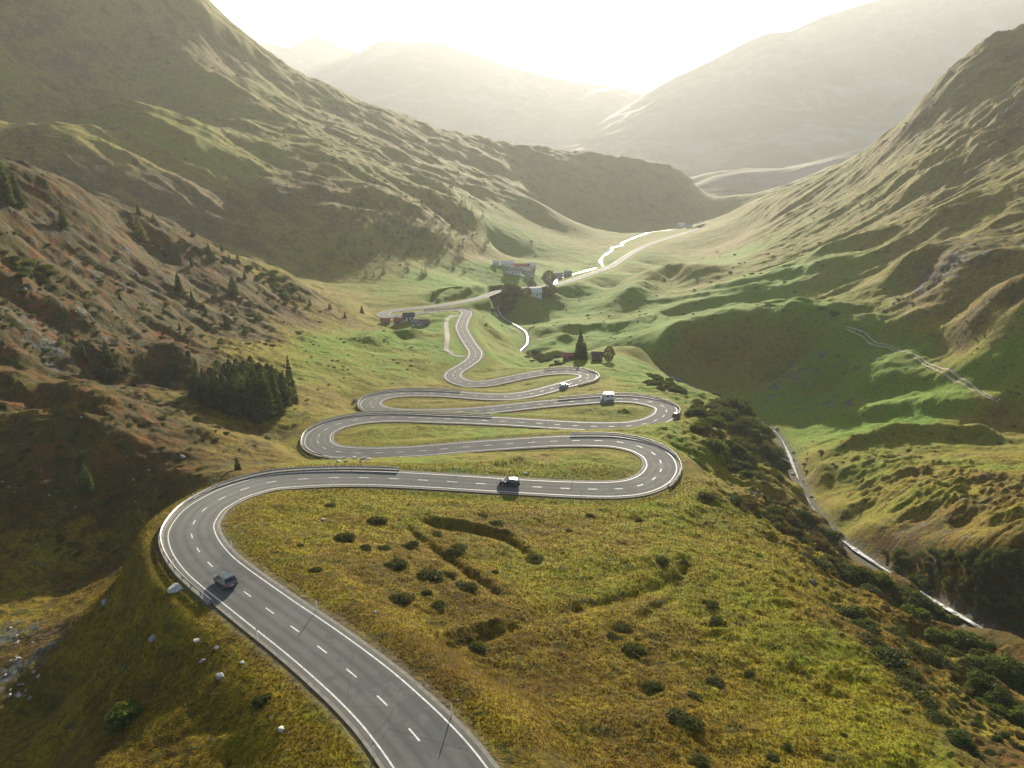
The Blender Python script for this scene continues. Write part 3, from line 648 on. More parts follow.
def make_car(loc, rz, pitch, body_mat, label, cat='car', Lg=4.3, Wd=1.8, H=1.48, group=None, sides=True, boxy=False, parts_name='parked'):
    root = empty('passenger_car', loc, rz); root.rotation_euler = (0, -pitch, rz); tag(root, label, cat, group)
    a = Lg/2; w_ = Wd/2
    S = [(-a, .38, .86, w_*.80, w_*.78), (-a+.08, .24, .96, w_*.94, w_*.90), (-a+.5, .2, 1.0, w_, w_*.95), (-.3, .2, .98, w_, w_*.95), (a*.38, .2, .94, w_, w_*.94), (a*.72, .2, .84, w_*.98, w_*.90), (a-.12, .24, .72, w_*.90, w_*.82), (a, .34, .62, w_*.76, w_*.70)]
    loft_body(S, Wd, body_mat).build('body', body_mat, root, True)
    # glasshouse and roof
    zb, zr = .93, H; x0, x1, x2, x3 = -a+.12, -a+.55, a*.08, a*.48; wb, wr = w_*.93, w_*.74
    V = [(x0, -wb, zb), (x0, wb, zb), (x1, -wr, zr-.06), (x1, wr, zr-.06), (x2, -wr, zr-.05), (x2, wr, zr-.05), (x3, -wb, zb-.03), (x3, wb, zb-.03)]
    MB().add(V, [(0, 2, 3, 1), (4, 6, 7, 5)]).add([(p[0], p[1], p[2]) for p in V], [(0, 6, 4, 2), (1, 3, 5, 7)]).build('window_band', GLASS, root)
    mb = MB(); mb.add([(x1-.12, -wr-.02, zr-.10), (x1-.12, wr+.02, zr-.10), (x1, -wr*.9, zr-.01), (x1, wr*.9, zr-.01), ((x1+x2)/2, -wr*.92, zr+.03), ((x1+x2)/2, wr*.92, zr+.03), (x2, -wr*.9, zr-.01), (x2, wr*.9, zr-.01), (x2+.12, -wr-.02, zr-.10), (x2+.12, wr+.02, zr-.10)],
        [(0, 2, 3, 1), (2, 4, 5, 3), (4, 6, 7, 5), (6, 8, 9, 7), (0, 8, 6, 4), (0, 4, 2), (1, 3, 5), (1, 5, 7), (1, 7, 9), (0, 1, 9, 8)])
    for sx0, sx1 in ((x0, x1), (x3, x2)):
        for s in (-1, 1): mb.tube((sx0, s*wb, zb-.02), (sx1, s*wr, zr-.06), .045, .045, 4)
    for s in (-1, 1): mb.tube(((x1+x2)/2-.1, s*wb*1.0, zb), ((x1+x2)/2-.1, s*wr*1.0, zr-.04), .04, .04, 4)
    mb.build('roof', body_mat, root)
    for s in (-1, 1):
        MB().box(-a-.015, s*w_*.5-.0 if s > 0 else -w_*.86, .66, -a+.22, w_*.86 if s > 0 else -w_*.5, .88).build('tail_light', REDL, root)
        MB().box(a-.30, w_*.46 if s > 0 else -w_*.8, .56, a-.0, w_*.8 if s > 0 else -w_*.46, .68).build('head_light', HEADL, root)
        MB().box(x3-.25, s*(w_+.08)-.08, .93, x3-.08, s*(w_+.08)+.08, 1.06).build('wing_mirror', body_mat, root)
        for x in (-a*.62, a*.62): wheel(root, x, s*(w_-.10), .32, .22)
    MB().box(-a-.02, -.26, .46, -a+.05, .26, .57).build('number_plate', PLATE, root)
    return root
def make_van(loc, rz, label):
    root = empty('motor_home', loc, rz); tag(root, label, 'camper van'); WH = paint('white_van_paint', (.8, .8, .78), 0)
    V = []; prof = [(-3.0, .45), (-3.0, 2.75), (-2.7, 2.9), (1.3, 2.95), (2.0, 2.75), (2.35, 2.1), (1.75, 1.95)]
    prof = [(-3.0, .4), (-3.0, 2.7), (-2.8, 2.88), (1.2, 2.95), (2.0, 2.85), (2.35, 2.45), (2.3, 2.15), (1.75, 2.0), (1.75, .4)]
    n = len(prof); mb = MB(); mb.add([(x, -1.12, z) for x, z in prof]+[(x, 1.12, z) for x, z in prof], [(k, (k+1) % n, n+(k+1) % n, n+k) for k in range(n)]+[tuple(range(n-1, -1, -1)), tuple(range(n, 2*n))])
    mb.build('body', WH, root)
    prof = [(1.76, .35), (1.76, 1.98), (2.25, 1.95), (2.85, 1.2), (3.35, 1.0), (3.42, .35)]; n = len(prof)
    MB().add([(x, -.98, z) for x, z in prof]+[(x, .98, z) for x, z in prof], [(k, (k+1) % n, n+(k+1) % n, n+k) for k in range(n)]+[tuple(range(n-1, -1, -1)), tuple(range(n, 2*n))]).build('cab', WH, root)
    MB().add([(2.29, -.86, 1.92), (2.29, .86, 1.92), (2.86, .9, 1.22), (2.86, -.9, 1.22)], [(0, 1, 2, 3)]).build('windscreen', GLASS, root).location = (.02, 0, .02)
    for s in (-1, 1):
        for x0 in (-2.4, -.4): MB().box(x0, s*1.13-.02, 1.5, x0+1.0, s*1.13+.02, 2.1).build('window', GLASS, root)
        MB().box(1.95, s*.99-.01, 1.25, 2.6, s*.99+.01, 1.75).build('window', GLASS, root)
        for x in (-1.7, 2.4): wheel(root, x, s*.95, .36, .24)
        MB().box(-3.03, s*.9-.12, .7, -2.97, s*.9+.12, 1.0).build('tail_light', REDL, root); MB().box(3.38, s*.75-.12, .7, 3.44, s*.75+.12, .9).build('head_light', HEADL, root)
    MB().box(-1.6, -.35, 2.94, -.9, .35, 3.05).build('roof_vent', GLASS, root); return root
def on_road(px, py, rev=False):
    u, f, d = ray(px, py); k = ridx(px, py)
    for _ in range(3):
        t = (CZ-ROAD[k, 2])/d; x, y = u*t, f*t; k = int(np.argmin(np.where(abs(np.arange(len(ROAD))-k) < 40, (ROAD[:, 0]-x)**2+(ROAD[:, 1]-y)**2, 1e9)))
    T = ROAD[k+1]-ROAD[k-1]; rz = math.atan2(T[1], T[0]); gr_ = math.atan2(T[2], math.hypot(T[0], T[1]))
    return (x, y, ROAD[k, 2]+.004), rz+(pi if rev else 0), (-gr_ if rev else gr_)
l, z_, p_ = on_road(226, 583.5); make_car(l, z_, p_, paint('grey_blue_paint', (.11, .135, .145), .4), 'grey-blue hatchback with red tail lights driving down the first wide bend', Lg=4.1)
l, z_, p_ = on_road(509, 484.5, True); make_car(l, z_, p_, paint('black_paint', (.02, .022, .025)), 'dark car with a glinting roof crossing the long straight below the lawns', Lg=4.5)
l, z_, p_ = on_road(676, 416.5); make_car(l, z_, p_, paint('dark_brown_paint', (.05, .035, .03)), 'small dark car seen end-on in the hairpin right of the white camper', Lg=4.2)
l, z_, p_ = on_road(564, 386.5); make_car(l, z_, p_, paint('white_paint', (.78, .78, .76), 0), 'white car on the topmost switchback in front of the cabins', Lg=4.4)
l, z_, p_ = on_road(607.5, 399.5); make_van(l, z_, 'tall white camper van with a long shadow on the upper lane').scale = (.76, .85, .9)
# ------------------------------------------------------------ buildings
def wallm(name, c): return simple(name, c, .9, var=.15, scale=.8)
WHITEW = wallm('white_plaster', (.72, .70, .66)); STONEW = wallm('stone_wall', (.30, .27, .23)); WOODW = wallm('dark_wood', (.09, .055, .035)); REDW = wallm('red_boards', (.30, .07, .045))
ROOFS = {'red': wallm('red_roof', (.34, .10, .06)), 'dark': wallm('dark_roof', (.07, .06, .055)), 'pale': wallm('pale_metal_roof', (.62, .61, .60)), 'grey': wallm('slate_roof', (.24, .24, .24)), 'brown': wallm('brown_roof', (.18, .10, .065))}
def house(px, py, L_, D_, H_, rise, rz, wall, roof, label, cat='house', name='house', group=None, wins=3, chimney=False):
    q = hit(px, py)
    if not q: return
    L_, D_, H_, rise = L_*.85, D_*.85, H_*.85, rise*.85
    zz = min(zat(q[0]+dx, q[1]+dy) for dx in (-L_/2, L_/2) for dy in (-D_/2, D_/2)); zt = q[2]
    root = empty(name, (q[0], q[1], zt), R(rz)); tag(root, label, cat, group); lo = zz-zt-.6
    a, b = L_/2, D_/2
    V = [(-a, -b, lo), (a, -b, lo), (a, b, lo), (-a, b, lo), (-a, -b, H_), (a, -b, H_), (a, b, H_), (-a, b, H_), (-a, 0, H_+rise), (a, 0, H_+rise)]
    MB().add(V, [(0, 1, 5, 4), (2, 3, 7, 6), (1, 2, 6, 9, 5), (3, 0, 4, 8, 7), (0, 3, 2, 1)]).build('wall', wall, root)
    e = .45; sl_ = rise/b; mb = MB()
    for s in (-1, 1):
        y0 = s*(b+e); z0 = H_-sl_*e+.04; t_ = .16
        Vr = [(-a-e, y0, z0), (a+e, y0, z0), (a+e, 0, H_+rise+.04), (-a-e, 0, H_+rise+.04)]; Vr += [(x, y, z+t_) for x, y, z in Vr]
        F = [(0, 1, 2, 3), (7, 6, 5, 4), (0, 4, 5, 1), (1, 5, 6, 2), (2, 6, 7, 3), (3, 7, 4, 0)]
        mb.add(Vr, F if s < 0 else [f[::-1] for f in F])
    rf = mb.build('roof', ROOFS[roof], root)
    if chimney: MB().box(a*.3, .2, H_+rise*.5, a*.3+.6, .8, H_+rise+.9).build('chimney', STONEW, rf)
    for k in range(wins):
        x = -a+(k+.5)*L_/wins
        if k == wins//2: MB().box(x-.45, -b-.04, .0, x+.45, -b+.02, min(2.0, H_-.3)).build('door', WOODW if wall is not WOODW else REDW, root)
        else:
            f = MB().box(x-.5, -b-.05, H_*.4, x+.5, -b+.02, H_*.4+min(1.1, H_*.45)).build('window', WHITEW if wall is not WHITEW else WOODW, root)
            MB().box(x-.4, -b-.07, H_*.4+.1, x+.4, -b-.052, H_*.4+min(1.0, H_*.45-.1)).build('pane', GLASS, f)
    return root
gh = 'huts of the little hamlet by the valley road'; gf = 'buildings of the farmstead on the valley floor'; gz = 'houses far down the valley'
house(385.5,324,6.5,5,2.6,1.8,15,STONEW,'red','small hut with a rust-red roof, set apart at the left end of the hamlet','hut','mountain_hut',gh)
house(399,323.5,6,5,2.6,2,-20,STONEW,'red','hut with a red-brown roof directly left of the dark-roofed house','hut','mountain_hut',gh)
house(409,320,8.5,6,3.2,2.4,5,WHITEW,'dark','dark-roofed white house at the back of the hamlet','house','mountain_hut',gh,3,True)
house(417,325,6.5,5,2.6,1.8,-10,WHITEW,'grey','low pale hut with grey roof in front of the dark-roofed house','hut','mountain_hut',gh)
house(425,326,5.5,5,2.6,2,30,STONEW,'brown','stone hut with a brown roof at the right end of the hamlet','hut','mountain_hut',gh)
house(571,358.5,9.5,4.2,2.2,1.2,3,REDW,'red','long low red shed behind the topmost hairpin','shed','shed')
house(597,360,6.2,5.5,3.0,2.0,-4,WOODW,'dark','dark wooden cabin beside the single round tree','cabin','cabin',None,3)
house(507,266,17,11,4.5,3,12,WHITEW,'pale','pale-roofed barn at the back of the farmstead','barn','farm_building',gf,4)
house(522,269,22,10,4.5,3,-6,WHITEW,'red','long white farm house with a reddish roof','farmhouse','farm_building',gf,5,True)
house(513,273.5,22,9,4.2,2.4,-4,WHITEW,'grey','long grey-roofed stable at the front of the farmstead','barn','farm_building',gf,5)
house(531,268,13,9,4.5,3,20,WHITEW,'pale','bright white building at the right end of the farmstead','house','farm_building',gf,3)
house(496,265,9,7,3.5,2.5,0,WHITEW,'pale','small white outbuilding at the left end of the farmstead','shed','farm_building',gf)
house(530,275.5,12,8,4,2.5,-12,WHITEW,'grey','grey-roofed shed in front of the bright white farm building','shed','farm_building',gf)
house(536.5,295.5,10,8,4.2,3.2,10,WHITEW,'pale','white house with pale roof between two dark trees above the brook','house','house',None,3,True)
house(559,278,10,8,4,3,-5,WHITEW,'grey','grey-roofed house beside the valley road next to a tall tree','house','house',None,3)
house(568,276,11,8,4,3,8,STONEW,'grey','low stone house just right of the grey-roofed roadside house','house','house',None,3)
house(681,227,16,12,6,4,10,WHITEW,'pale','white house far down the valley, left one of a pair','house','house',gz,3)
house(689,227.5,14,11,5,4,-8,WHITEW,'grey','grey-roofed house far down the valley, right one of a pair','house','house',gz,3)
# ------------------------------------------------------------ rocks
def rock_mesh(seed, mat):
    r = np.random.default_rng(seed); n1, n2 = 9, 14; V = [(0, 0, -.5)]
    for i in range(1, n1):
        for j in range(n2):
            t, p = pi*i/n1, 2*pi*j/n2; V.append((sin(t)*cos(p), sin(t)*sin(p), -cos(t)))
    V.append((0, 0, 1)); V = np.array(V)
    for _ in range(9):                        # cleave flat faces
        d = r.normal(size=3); d[2] = abs(d[2])*.8; d /= np.linalg.norm(d); c = r.uniform(.45, .78); q = V@d; V = V-np.maximum(q-c, 0)[:, None]*d
    V += r.normal(size=V.shape)*.025; V *= np.array([1, r.uniform(.65, .9), r.uniform(.5, .7)])
    F = [(0, 1+(j+1) % n2, 1+j) for j in range(n2)]
    for i in range(n1-2): F += [(1+i*n2+j, 1+i*n2+(j+1) % n2, 1+(i+1)*n2+(j+1) % n2, 1+(i+1)*n2+j) for j in range(n2)]
    o = 1+(n1-2)*n2; F += [(o+j, o+(j+1) % n2, len(V)-1) for j in range(n2)]
    return MB().add(V, F).mesh('boulder', mat)
def rockm(name, lo, hi):
    m, nt, bs = new_mat(name); tc = N(nt, 'ShaderNodeTexCoord').outputs['Object']
    nt.links.new(ramp(nt, noise(nt, tc, 2.2, 7, .75), [(.35, lo), (.62, hi)]), bs.inputs['Base Color']); bs.inputs['Roughness'].default_value = .95
    bump(nt, bs, noise(nt, tc, 5, 5, .7), .5, .1); return m
RK = [rockm('pale_granite', (.26, .25, .22), (.52, .50, .46)), rockm('grey_rock', (.13, .14, .13), (.30, .30, .28))]
ROCKS = [[rock_mesh(s+10*k, RK[k]) for s in range(4)] for k in (0, 1)]
def px_m(q):                                   # metres per pixel at a place
    return (q[1]*CP+(CZ-q[2])*SP)/FPX
def boulder(px, py, wpx, kind=0, label=None, group=None, sink=.25):
    q = hit(px, py)
    if not q or DRat(q) < HALF.mean()+1.3: return
    s = wpx*px_m(q)/2; o = link('boulder', random.choice(ROCKS[kind])); o.location = (q[0], q[1], q[2]+s*(.35-sink)); o.scale = (s, s, s); o.rotation_euler = (random.uniform(-.2, .2), random.uniform(-.2, .2), random.uniform(0, 6.3))
    tag(o, label, 'boulder', group)
def DRat(q): return float(np.sqrt(((ROAD[:, 0]-q[0])**2+(ROAD[:, 1]-q[1])**2).min()))
bl = 'boulders lying in the grass of the hill beside the road'
for x, y, wp, k, lb in [(177,590,19,0,'big pale boulder at the road edge beside the grey-blue car'),(106,602,11,1,'blue-grey boulder half sunk above the shaded hollow'),(154,638,11,1,'rough grey boulder with shaded left side on the sunny hill'),
 (197.5,641,8,0,'small pale stone just right of the rough grey boulder'),(216,648,7,0,'small whitish stone lying alone on golden grass'),(243,663,7,0,'round pale stone close to the road kerb'),(203,661,8,1,'grey stone below the small pale one on the hill'),
 (282,730,11,0,'rounded white boulder near the road below the dark juniper'),(220,676,13,1,'flat dark boulder with a mossy top'),(227,616,5,0,'tiny pale stone beside the road edge below the car'),(182,457,9,1,'grey boulder on the brown slope above the big bend'),
 (355,402,9,1,'grey rock block at the left end of the narrow upper hairpin'),(323,520,6,0,'small pale stone in the grass inside the big bend'),(527,474,6,0,'white stone on the lawn just above the dark car'),(375,613,6,1,'grey stone in the meadow close to the road verge'),
 (660,602,7,1,'grey stone next to the largest dark shrub of the meadow'),(812,582,9,1,'flat grey rock on the crest of the meadow')]: boulder(x, y, wp, k, lb, bl)
for x, y, wp in [(331,460,7),(337,458,8),(343,459,9),(349,457,9),(354,459,7),(359,457.5,8),(364,459,8),(369,460,7),(346,462,6),(361,462,6),(338,462,6)]:
    boulder(x, y, wp, 0, 'pale block in the rock pile under the second switchback', 'blocks of the pale rock pile', .1)
rs_ = random.Random(5)
for _ in range(34):
    t = rs_.random(); x = rs_.gauss(12+14*t, 9); y = 625+75*rs_.random()
    if x < -15: continue
    boulder(x, y, rs_.uniform(3, 7), rs_.random() < .75, 'angular pale rock in the scree gully at the foot of the shaded hill', 'rocks of the scree gully')
for _ in range(110):
    x, y = rs_.choice([(rs_.uniform(0, 140), rs_.uniform(285, 355)), (rs_.uniform(90, 190), rs_.uniform(240, 300)), (rs_.uniform(0, 260), rs_.uniform(400, 560))])
    boulder(x, y, rs_.uniform(1.5, 4.5), 1, 'grey stone strewn over the rust-brown slope', 'stones strewn over the brown slope')
for _ in range(150):
    k = rs_.randrange(10, len(RIVER)-5); 
    if RIVER[k, 1] > 330 or RIVER[k, 1] < 95: continue
    x, y = to_px(RIVER[k]+np.array([rs_.choice((-1, 1))*rs_.uniform(.4, 4.5), rs_.uniform(-2, 2), 0])); boulder(x, y, rs_.uniform(3, 9), 1, 'grey stream boulder at the edge of the rushing gorge water', 'stream boulders in the gorge')
for _ in range(50): boulder(rs_.uniform(60, 560), rs_.uniform(500, 760), rs_.uniform(1.5, 3.2), rs_.random() < .5, 'little stone half hidden in the meadow grass', 'little stones dotted over the meadow')
# ------------------------------------------------------------ far mountains behind the valley
def far_mountain(name, sil, dist, base_z, foot, back, seed, amp, run=140):
    """a range: its skyline where the photo has it, a face down to the foot on the near side, a back slope beyond"""
    S = np.array([py_(x, y, d if not callable(dist) else dist(x)) for x, y, d in [(p[0], p[1], (p[2] if len(p) > 2 else dist)) for p in sil]])
    S = smooth_poly(S, 22, 14); n = len(S); K = run
    t = np.linspace(-1, 1.0, K)                # -1 near foot .. 0 crest .. 1 back
    nx = np.gradient(S[:, 0]); ny = np.gradient(S[:, 1]); l = np.hypot(nx, ny)
    V = np.zeros((n, K, 3))
    for j, tt in enumerate(t):
        if tt <= 0:
            q = -tt; V[:, j, 0] = S[:, 0]-S[:, 0]*q*foot/4200*.6; V[:, j, 1] = S[:, 1]-q*foot; V[:, j, 2] = S[:, 2]+(base_z-S[:, 2])*(1-(1-q)**1.35)
        else:
            V[:, j, 0] = S[:, 0]; V[:, j, 1] = S[:, 1]+tt*back; V[:, j, 2] = S[:, 2]+(base_z-S[:, 2])*tt**.8
    x, y = V[..., 0], V[..., 1]; e = np.minimum(1, np.abs(t)*5)[None]*(1-np.abs(t)**4)[None]
    V[..., 2] += (fbm(x/800, y/800, 7, seed, .5, ridged=True)*amp)*(e*.8+.12)
    idx = np.arange(n*K).reshape(n, K)
    F = np.stack([idx[:-1, :-1].ravel(), idx[1:, :-1].ravel(), idx[1:, 1:].ravel(), idx[:-1, 1:].ravel()], 1)
    me = np_mesh(name, V.reshape(-1, 3), F, FARMAT, True); o = link(name, me); o['kind'] = 'structure'; return V
m, nt, bs = new_mat('mountain_ground'); L = nt.links
P = N(nt, 'ShaderNodeNewGeometry').outputs['Position']
L.new(ramp(nt, noise(nt, P, .0035, 8, .68, .4), [(.35, (.06, .07, .03)), (.5, (.10, .09, .04)), (.62, (.16, .15, .13))]), bs.inputs['Base Color'])
bs.inputs['Roughness'].default_value = .95; bs.inputs['Specular IOR Level'].default_value = .05; FARMAT = m
FV = [far_mountain('mountain', [(120,60),(180,30),(225,38),(254,46),(265,41),(276,44),(288,48),(300,42),(316,34),(322,35),(335,43),(350,49),(372,56),(400,68),(450,90),(520,110)], 7600, 20, 2500, 2000, 3, 50),
      far_mountain('mountain', [(200,140),(260,110),(310,80),(335,66),(360,52),(380,41),(390,40),(405,44),(425,42),(445,44),(470,54),(500,64),(540,74),(580,82),(620,88),(680,95),(760,110),(850,140)], 7000, 10, 2900, 2000, 5, 60),
      far_mountain('mountain', [(560,150),(620,110),(660,86),(700,66),(728,52),(750,40),(768,33),(790,31),(800,27),(822,16),(850,8),(875,0),(920,-16),(990,-40),(1080,-60),(1200,-80)], 5400, 8, 2200, 1800, 8, 50),
      far_mountain('mountain', [(560,240),(620,215),(660,198),(690,188),(715,177),(740,173),(790,170),(860,150),(960,120),(1100,90)], 2350, 3, 420, 500, 9, 24)]
FAR_TOP = max(float(v[..., 2].max()) for v in FV); FAR_BOT = 0.
# the valley floor runs on under the far ranges
MB().add([(-10500, 3350, 1), (10500, 3350, 1), (10500, 13000, 1), (-10500, 13000, 1)], [(0, 1, 2, 3)]).build('valley_ground', FARMAT)['kind'] = 'structure'
# ------------------------------------------------------------ plants
def leafm(name, a, b, tr=.35):
    m, nt, bs = new_mat(name); L = nt.links; out = nt.nodes['Material Output']
    P = N(nt, 'ShaderNodeNewGeometry').outputs['Position']; oi = N(nt, 'ShaderNodeObjectInfo').outputs['Random']
    f = math_(nt, 'ADD', noise(nt, P, 1.1, 3, .7), math_(nt, 'MULTIPLY', math_(nt, 'SUBTRACT', oi, .5), .3))
    c = ramp(nt, f, [(.3, a), (.7, b)]); L.new(c, bs.inputs['Base Color']); bs.inputs['Roughness'].default_value = .8; bs.inputs['Specular IOR Level'].default_value = .15
    t = N(nt, 'ShaderNodeBsdfTranslucent'); L.new(mix(nt, .5, c, (.16, .17, .02)), t.inputs['Color'])
    ms = N(nt, 'ShaderNodeMixShader'); ms.inputs[0].default_value = tr; L.new(bs.outputs[0], ms.inputs[1]); L.new(t.outputs[0], ms.inputs[2]); L.new(ms.outputs[0], out.inputs['Surface']); return m
SPR = leafm('spruce_needles', (.024, .046, .013), (.060, .098, .024), .3); LAR = leafm('larch_needles', (.07, .085, .015), (.17, .15, .02), .4)
GRN = leafm('fresh_leaves', (.03, .065, .012), (.075, .12, .02), .35); JUN = leafm('juniper_leaves', (.034, .048, .011), (.080, .088, .019), .28)
BRN = leafm('autumn_leaves', (.07, .045, .012), (.14, .085, .02), .3); BARK = simple('bark', (.09, .065, .045), .95, var=.3, scale=4)
def leaves(P, S, r, flat=0.):
    """one small quad at every point, random orientation"""
    n = len(P); d = r.normal(size=(n, 3)); d[:, 2] *= 1-flat; d /= np.linalg.norm(d, axis=1)[:, None]
    e = np.cross(d, r.normal(size=(n, 3))); e /= np.linalg.norm(e, axis=1)[:, None]; S = np.asarray(S).reshape(-1, 1)
    V = np.stack([P-d*S-e*S*.6, P+d*S-e*S*.35, P+d*S*1.1+e*S*.5, P-d*S*.7+e*S*.6], 1).reshape(-1, 3)
    return V, np.arange(4*n).reshape(n, 4)
def conifer_mesh(seed, mat, slim=.2, n=1500):     # unit height
    r = np.random.default_rng(seed); t = r.uniform(0, 1, n)**1.35; h = .07+.93*t
    lay = np.floor(h*15)/15; hh = lay+(h-lay)*.55
    rad = slim*(1-h)**.8*(.75+.35*r.random(n))*(1+.35*np.sin(lay*97+seed)); rr = rad*r.uniform(.25, 1, n)**.5
    a = r.uniform(0, 2*pi, n); a = np.round(a*9/(2*pi)+lay*40)*2*pi/9+r.normal(size=n)*.22
    P = np.stack([rr*np.cos(a), rr*np.sin(a), hh-rr*.45+.01], 1); V, F = leaves(P, .020+.022*(1-h), r, .45)
    return np_mesh('crown', V, F, mat)
def round_mesh(seed, mat, n=1500, wide=.36, low=.18):
    r = np.random.default_rng(seed); k = 9; cs = np.stack([r.normal(size=k)*wide*.42, r.normal(size=k)*wide*.42, r.uniform(low+.18, .82, k)], 1)
    c = cs[r.integers(0, k, n)]; d = r.normal(size=(n, 3)); d /= np.linalg.norm(d, axis=1)[:, None]
    P = c+d*(wide*.5)*r.uniform(.55, 1.05, (n, 1))*np.array([1, 1, .75]); V, F = leaves(P, r.uniform(.016, .036, n), r); return np_mesh('crown', V, F, mat)
def dome_mesh(seed, mat, n=1500, h=.5):           # low cushion, unit radius
    r = np.random.default_rng(seed); k = 7; ca = r.uniform(0, 2*pi, k); cr = r.uniform(0, .62, k); c = np.stack([cr*np.cos(ca), cr*np.sin(ca), np.zeros(k)], 1)[r.integers(0, k, n)]
    d = r.normal(size=(n, 3)); d[:, 2] = np.abs(d[:, 2]); d /= np.linalg.norm(d, axis=1)[:, None]
    P = c+d*r.uniform(.38, .60, (n, 1))*np.array([1, 1, h*1.5]); P[:, 2] -= .04; V, F = leaves(P, r.uniform(.04, .085, n), r, .2); return np_mesh('shrub', V, F, mat)
def pine_mesh(seed, mat, slim=.24, n=1900):
    r = np.random.default_rng(seed); h = .06+.94*r.uniform(0, 1, n)**1.1; a = r.uniform(0, 2*pi, n); lump = 1+.28*np.sin(a*3+h*11+seed)+.2*np.sin(a*5-h*19+seed)
    rad = slim*np.minimum(1, (h/.22))**.6*(1-h)**.58*lump*1.25; rr = rad*r.uniform(.3, 1, n)**.4
    P = np.stack([rr*np.cos(a), rr*np.sin(a), h-rr*.2], 1); V, F = leaves(P, .016+.020*(1-h), r, .35); return np_mesh('crown', V, F, mat)
def bushy_mesh(seed, mat, n=1700):
    r = np.random.default_rng(seed); d = r.normal(size=(n, 3)); d /= np.linalg.norm(d, axis=1)[:, None]
    lump = 1+.16*np.sin(d[:, 0]*5+seed)*np.cos(d[:, 1]*4)+.12*np.sin(d[:, 2]*7+seed); P = d*lump[:, None]*r.uniform(.5, 1, (n, 1))**.35*np.array([.36, .36, .44]); P[:, 2] += .54
    V, F = leaves(P, r.uniform(.018, .04, n), r); return np_mesh('crown', V, F, mat)
TR = {}
def proto(kind, i, crown, th=.16, tr=.012, n=7):
    mb = MB(); mb.tube((0, 0, -.06), (.004, 0, th+.25), tr, tr*.45, n); TR.setdefault(kind, []).append((crown, mb.mesh('trunk', BARK)))
for i in range(4): proto('spruce', i, conifer_mesh(100+i, SPR, .19+.02*i))
for i in range(4): proto('pine', i, pine_mesh(110+i, SPR if i < 3 else GRN, .21+.025*i))
for i in range(3): proto('larch', i, conifer_mesh(120+i, LAR, .22, 1100))
for i in range(2): proto('green_conifer', i, conifer_mesh(130+i, GRN, .26, 1500))
for i in range(3): proto('broadleaf', i, bushy_mesh(140+i, JUN if i < 2 else SPR), .1, .02)
for i in range(2): proto('far', i, conifer_mesh(150+i, SPR, .24, 260), .1, .012, 5)
SH = {k: [dome_mesh(160+10*j+i, m_, h=hh) for i in range(3)] for j, (k, m_, hh) in enumerate([('juniper', JUN, .42), ('green', GRN, .62), ('brown', BRN, .4), ('dark', SPR, .6)])}
rp = random.Random(11)
def tree(px, py, hpx, kind, label, group=None, wide=1., name=None):
    q = hit(px, py)
    if not q or DRat(q) < 5.5: return
    H_ = hpx*px_m(q)*1.06; cr, tk = rp.choice(TR[kind]); nm = name or {'spruce': 'spruce_tree', 'larch': 'larch_tree', 'green_conifer': 'pine_tree', 'broadleaf': 'broadleaf_tree', 'far': 'spruce_tree'}[kind]
    root = empty(nm, (q[0], q[1], q[2]-.05), rp.uniform(0, 6.3)); wj = wide*rp.uniform(.9, 1.15); root.scale = (H_*wj, H_*wj, H_); tag(root, label, 'tree', group)
    link('crown', cr, root); link('trunk', tk, root)
def shrub(px, py, wpx, kind, label, group, hs=1., name='shrub'):
    q = hit(px, py)
    if not q or DRat(q) < HALF.mean()+2.0: return
    s = wpx*px_m(q)/2*1.3; o = link(name, rp.choice(SH[kind])); o.location = (q[0], q[1], q[2]-.02*s); o.scale = (s*rp.uniform(.9, 1.1), s*rp.uniform(.8, 1.05), s*hs); o.rotation_euler = (0, 0, rp.uniform(0, 6.3)); tag(o, label, 'shrub', group)
gc = 'spruces of the dense dark clump'; lc = 'dark spruce standing in the dense clump left of the switchbacks'
for x, y, h in [(198,397,42),(205,394,36),(213,395,40),(221,392,38),(228,393,36),(232,388,42),(240,390,38),(247,391,36),(254,389,36),(262,390,37),(270,391,36),(278,393,36),(285,396,36),(226,402,42),(236,402,40),(246,401,42),(256,400,40),(266,401,40),(276,402,42),(284,404,40),
 (232,412,46),(242,412,48),(252,413,48),(272,411,46),(216,404,40),(208,402,38)]: tree(x, y+1, h*.84*rp.uniform(.82, 1.12), rp.choice(['pine', 'pine', 'spruce']), lc, gc, 1.1, 'spruce_tree')
tree(292,402,46,'spruce','tallest slim spruce at the right end of the dense clump',gc,.55); tree(266,418,50,'green_conifer','light green conifer at the front of the dense clump',gc); tree(258,420,40,'green_conifer','shorter light green conifer at the front corner of the dense clump',gc); tree(276,414,44,'green_conifer','green conifer in front of the tallest slim spruce',gc)
gs = 'small spruces scattered over the west slope'
for x, y, h, lb in [(83.5,360,22,'slimmer spruce of the pair on the lower west slope'),(108,361,24,'broad dark spruce of the pair on the lower west slope'),(172,357,15,'small spruce above the left end of the dense clump'),(238,470,15,'dark spruce above the guard rail of the big bend'),(80,465,11,'little dark spruce behind the bright green larch'),
 (193,306,17,'dark spruce in the middle of the west slope'),(227,327,13,'small spruce on the slope above the dense clump'),(139,216,13,'lone spruce on the skyline of the west slope')]: tree(x, y, h*.9, 'spruce', lb, gs)
for x, y, h in [(192,267,12),(165,256,10),(193,236,9),(209,252,11),(230,264,12),(238,264,11),(222,251,9),(270,257,9),(260,321,11),(362,313,10),(382,312,9),(300,300,8),(310,306,8),(205,312,10),(154,222,9),(330,310,8),(345,318,8),(245,280,9),(285,290,8),(180,330,10),(120,300,10),(60,345,9)]:
    tree(x, y, h*.8, rp.choice(['spruce', 'pine']), 'small dark spruce among others on the west slope', gs, 1., 'spruce_tree')
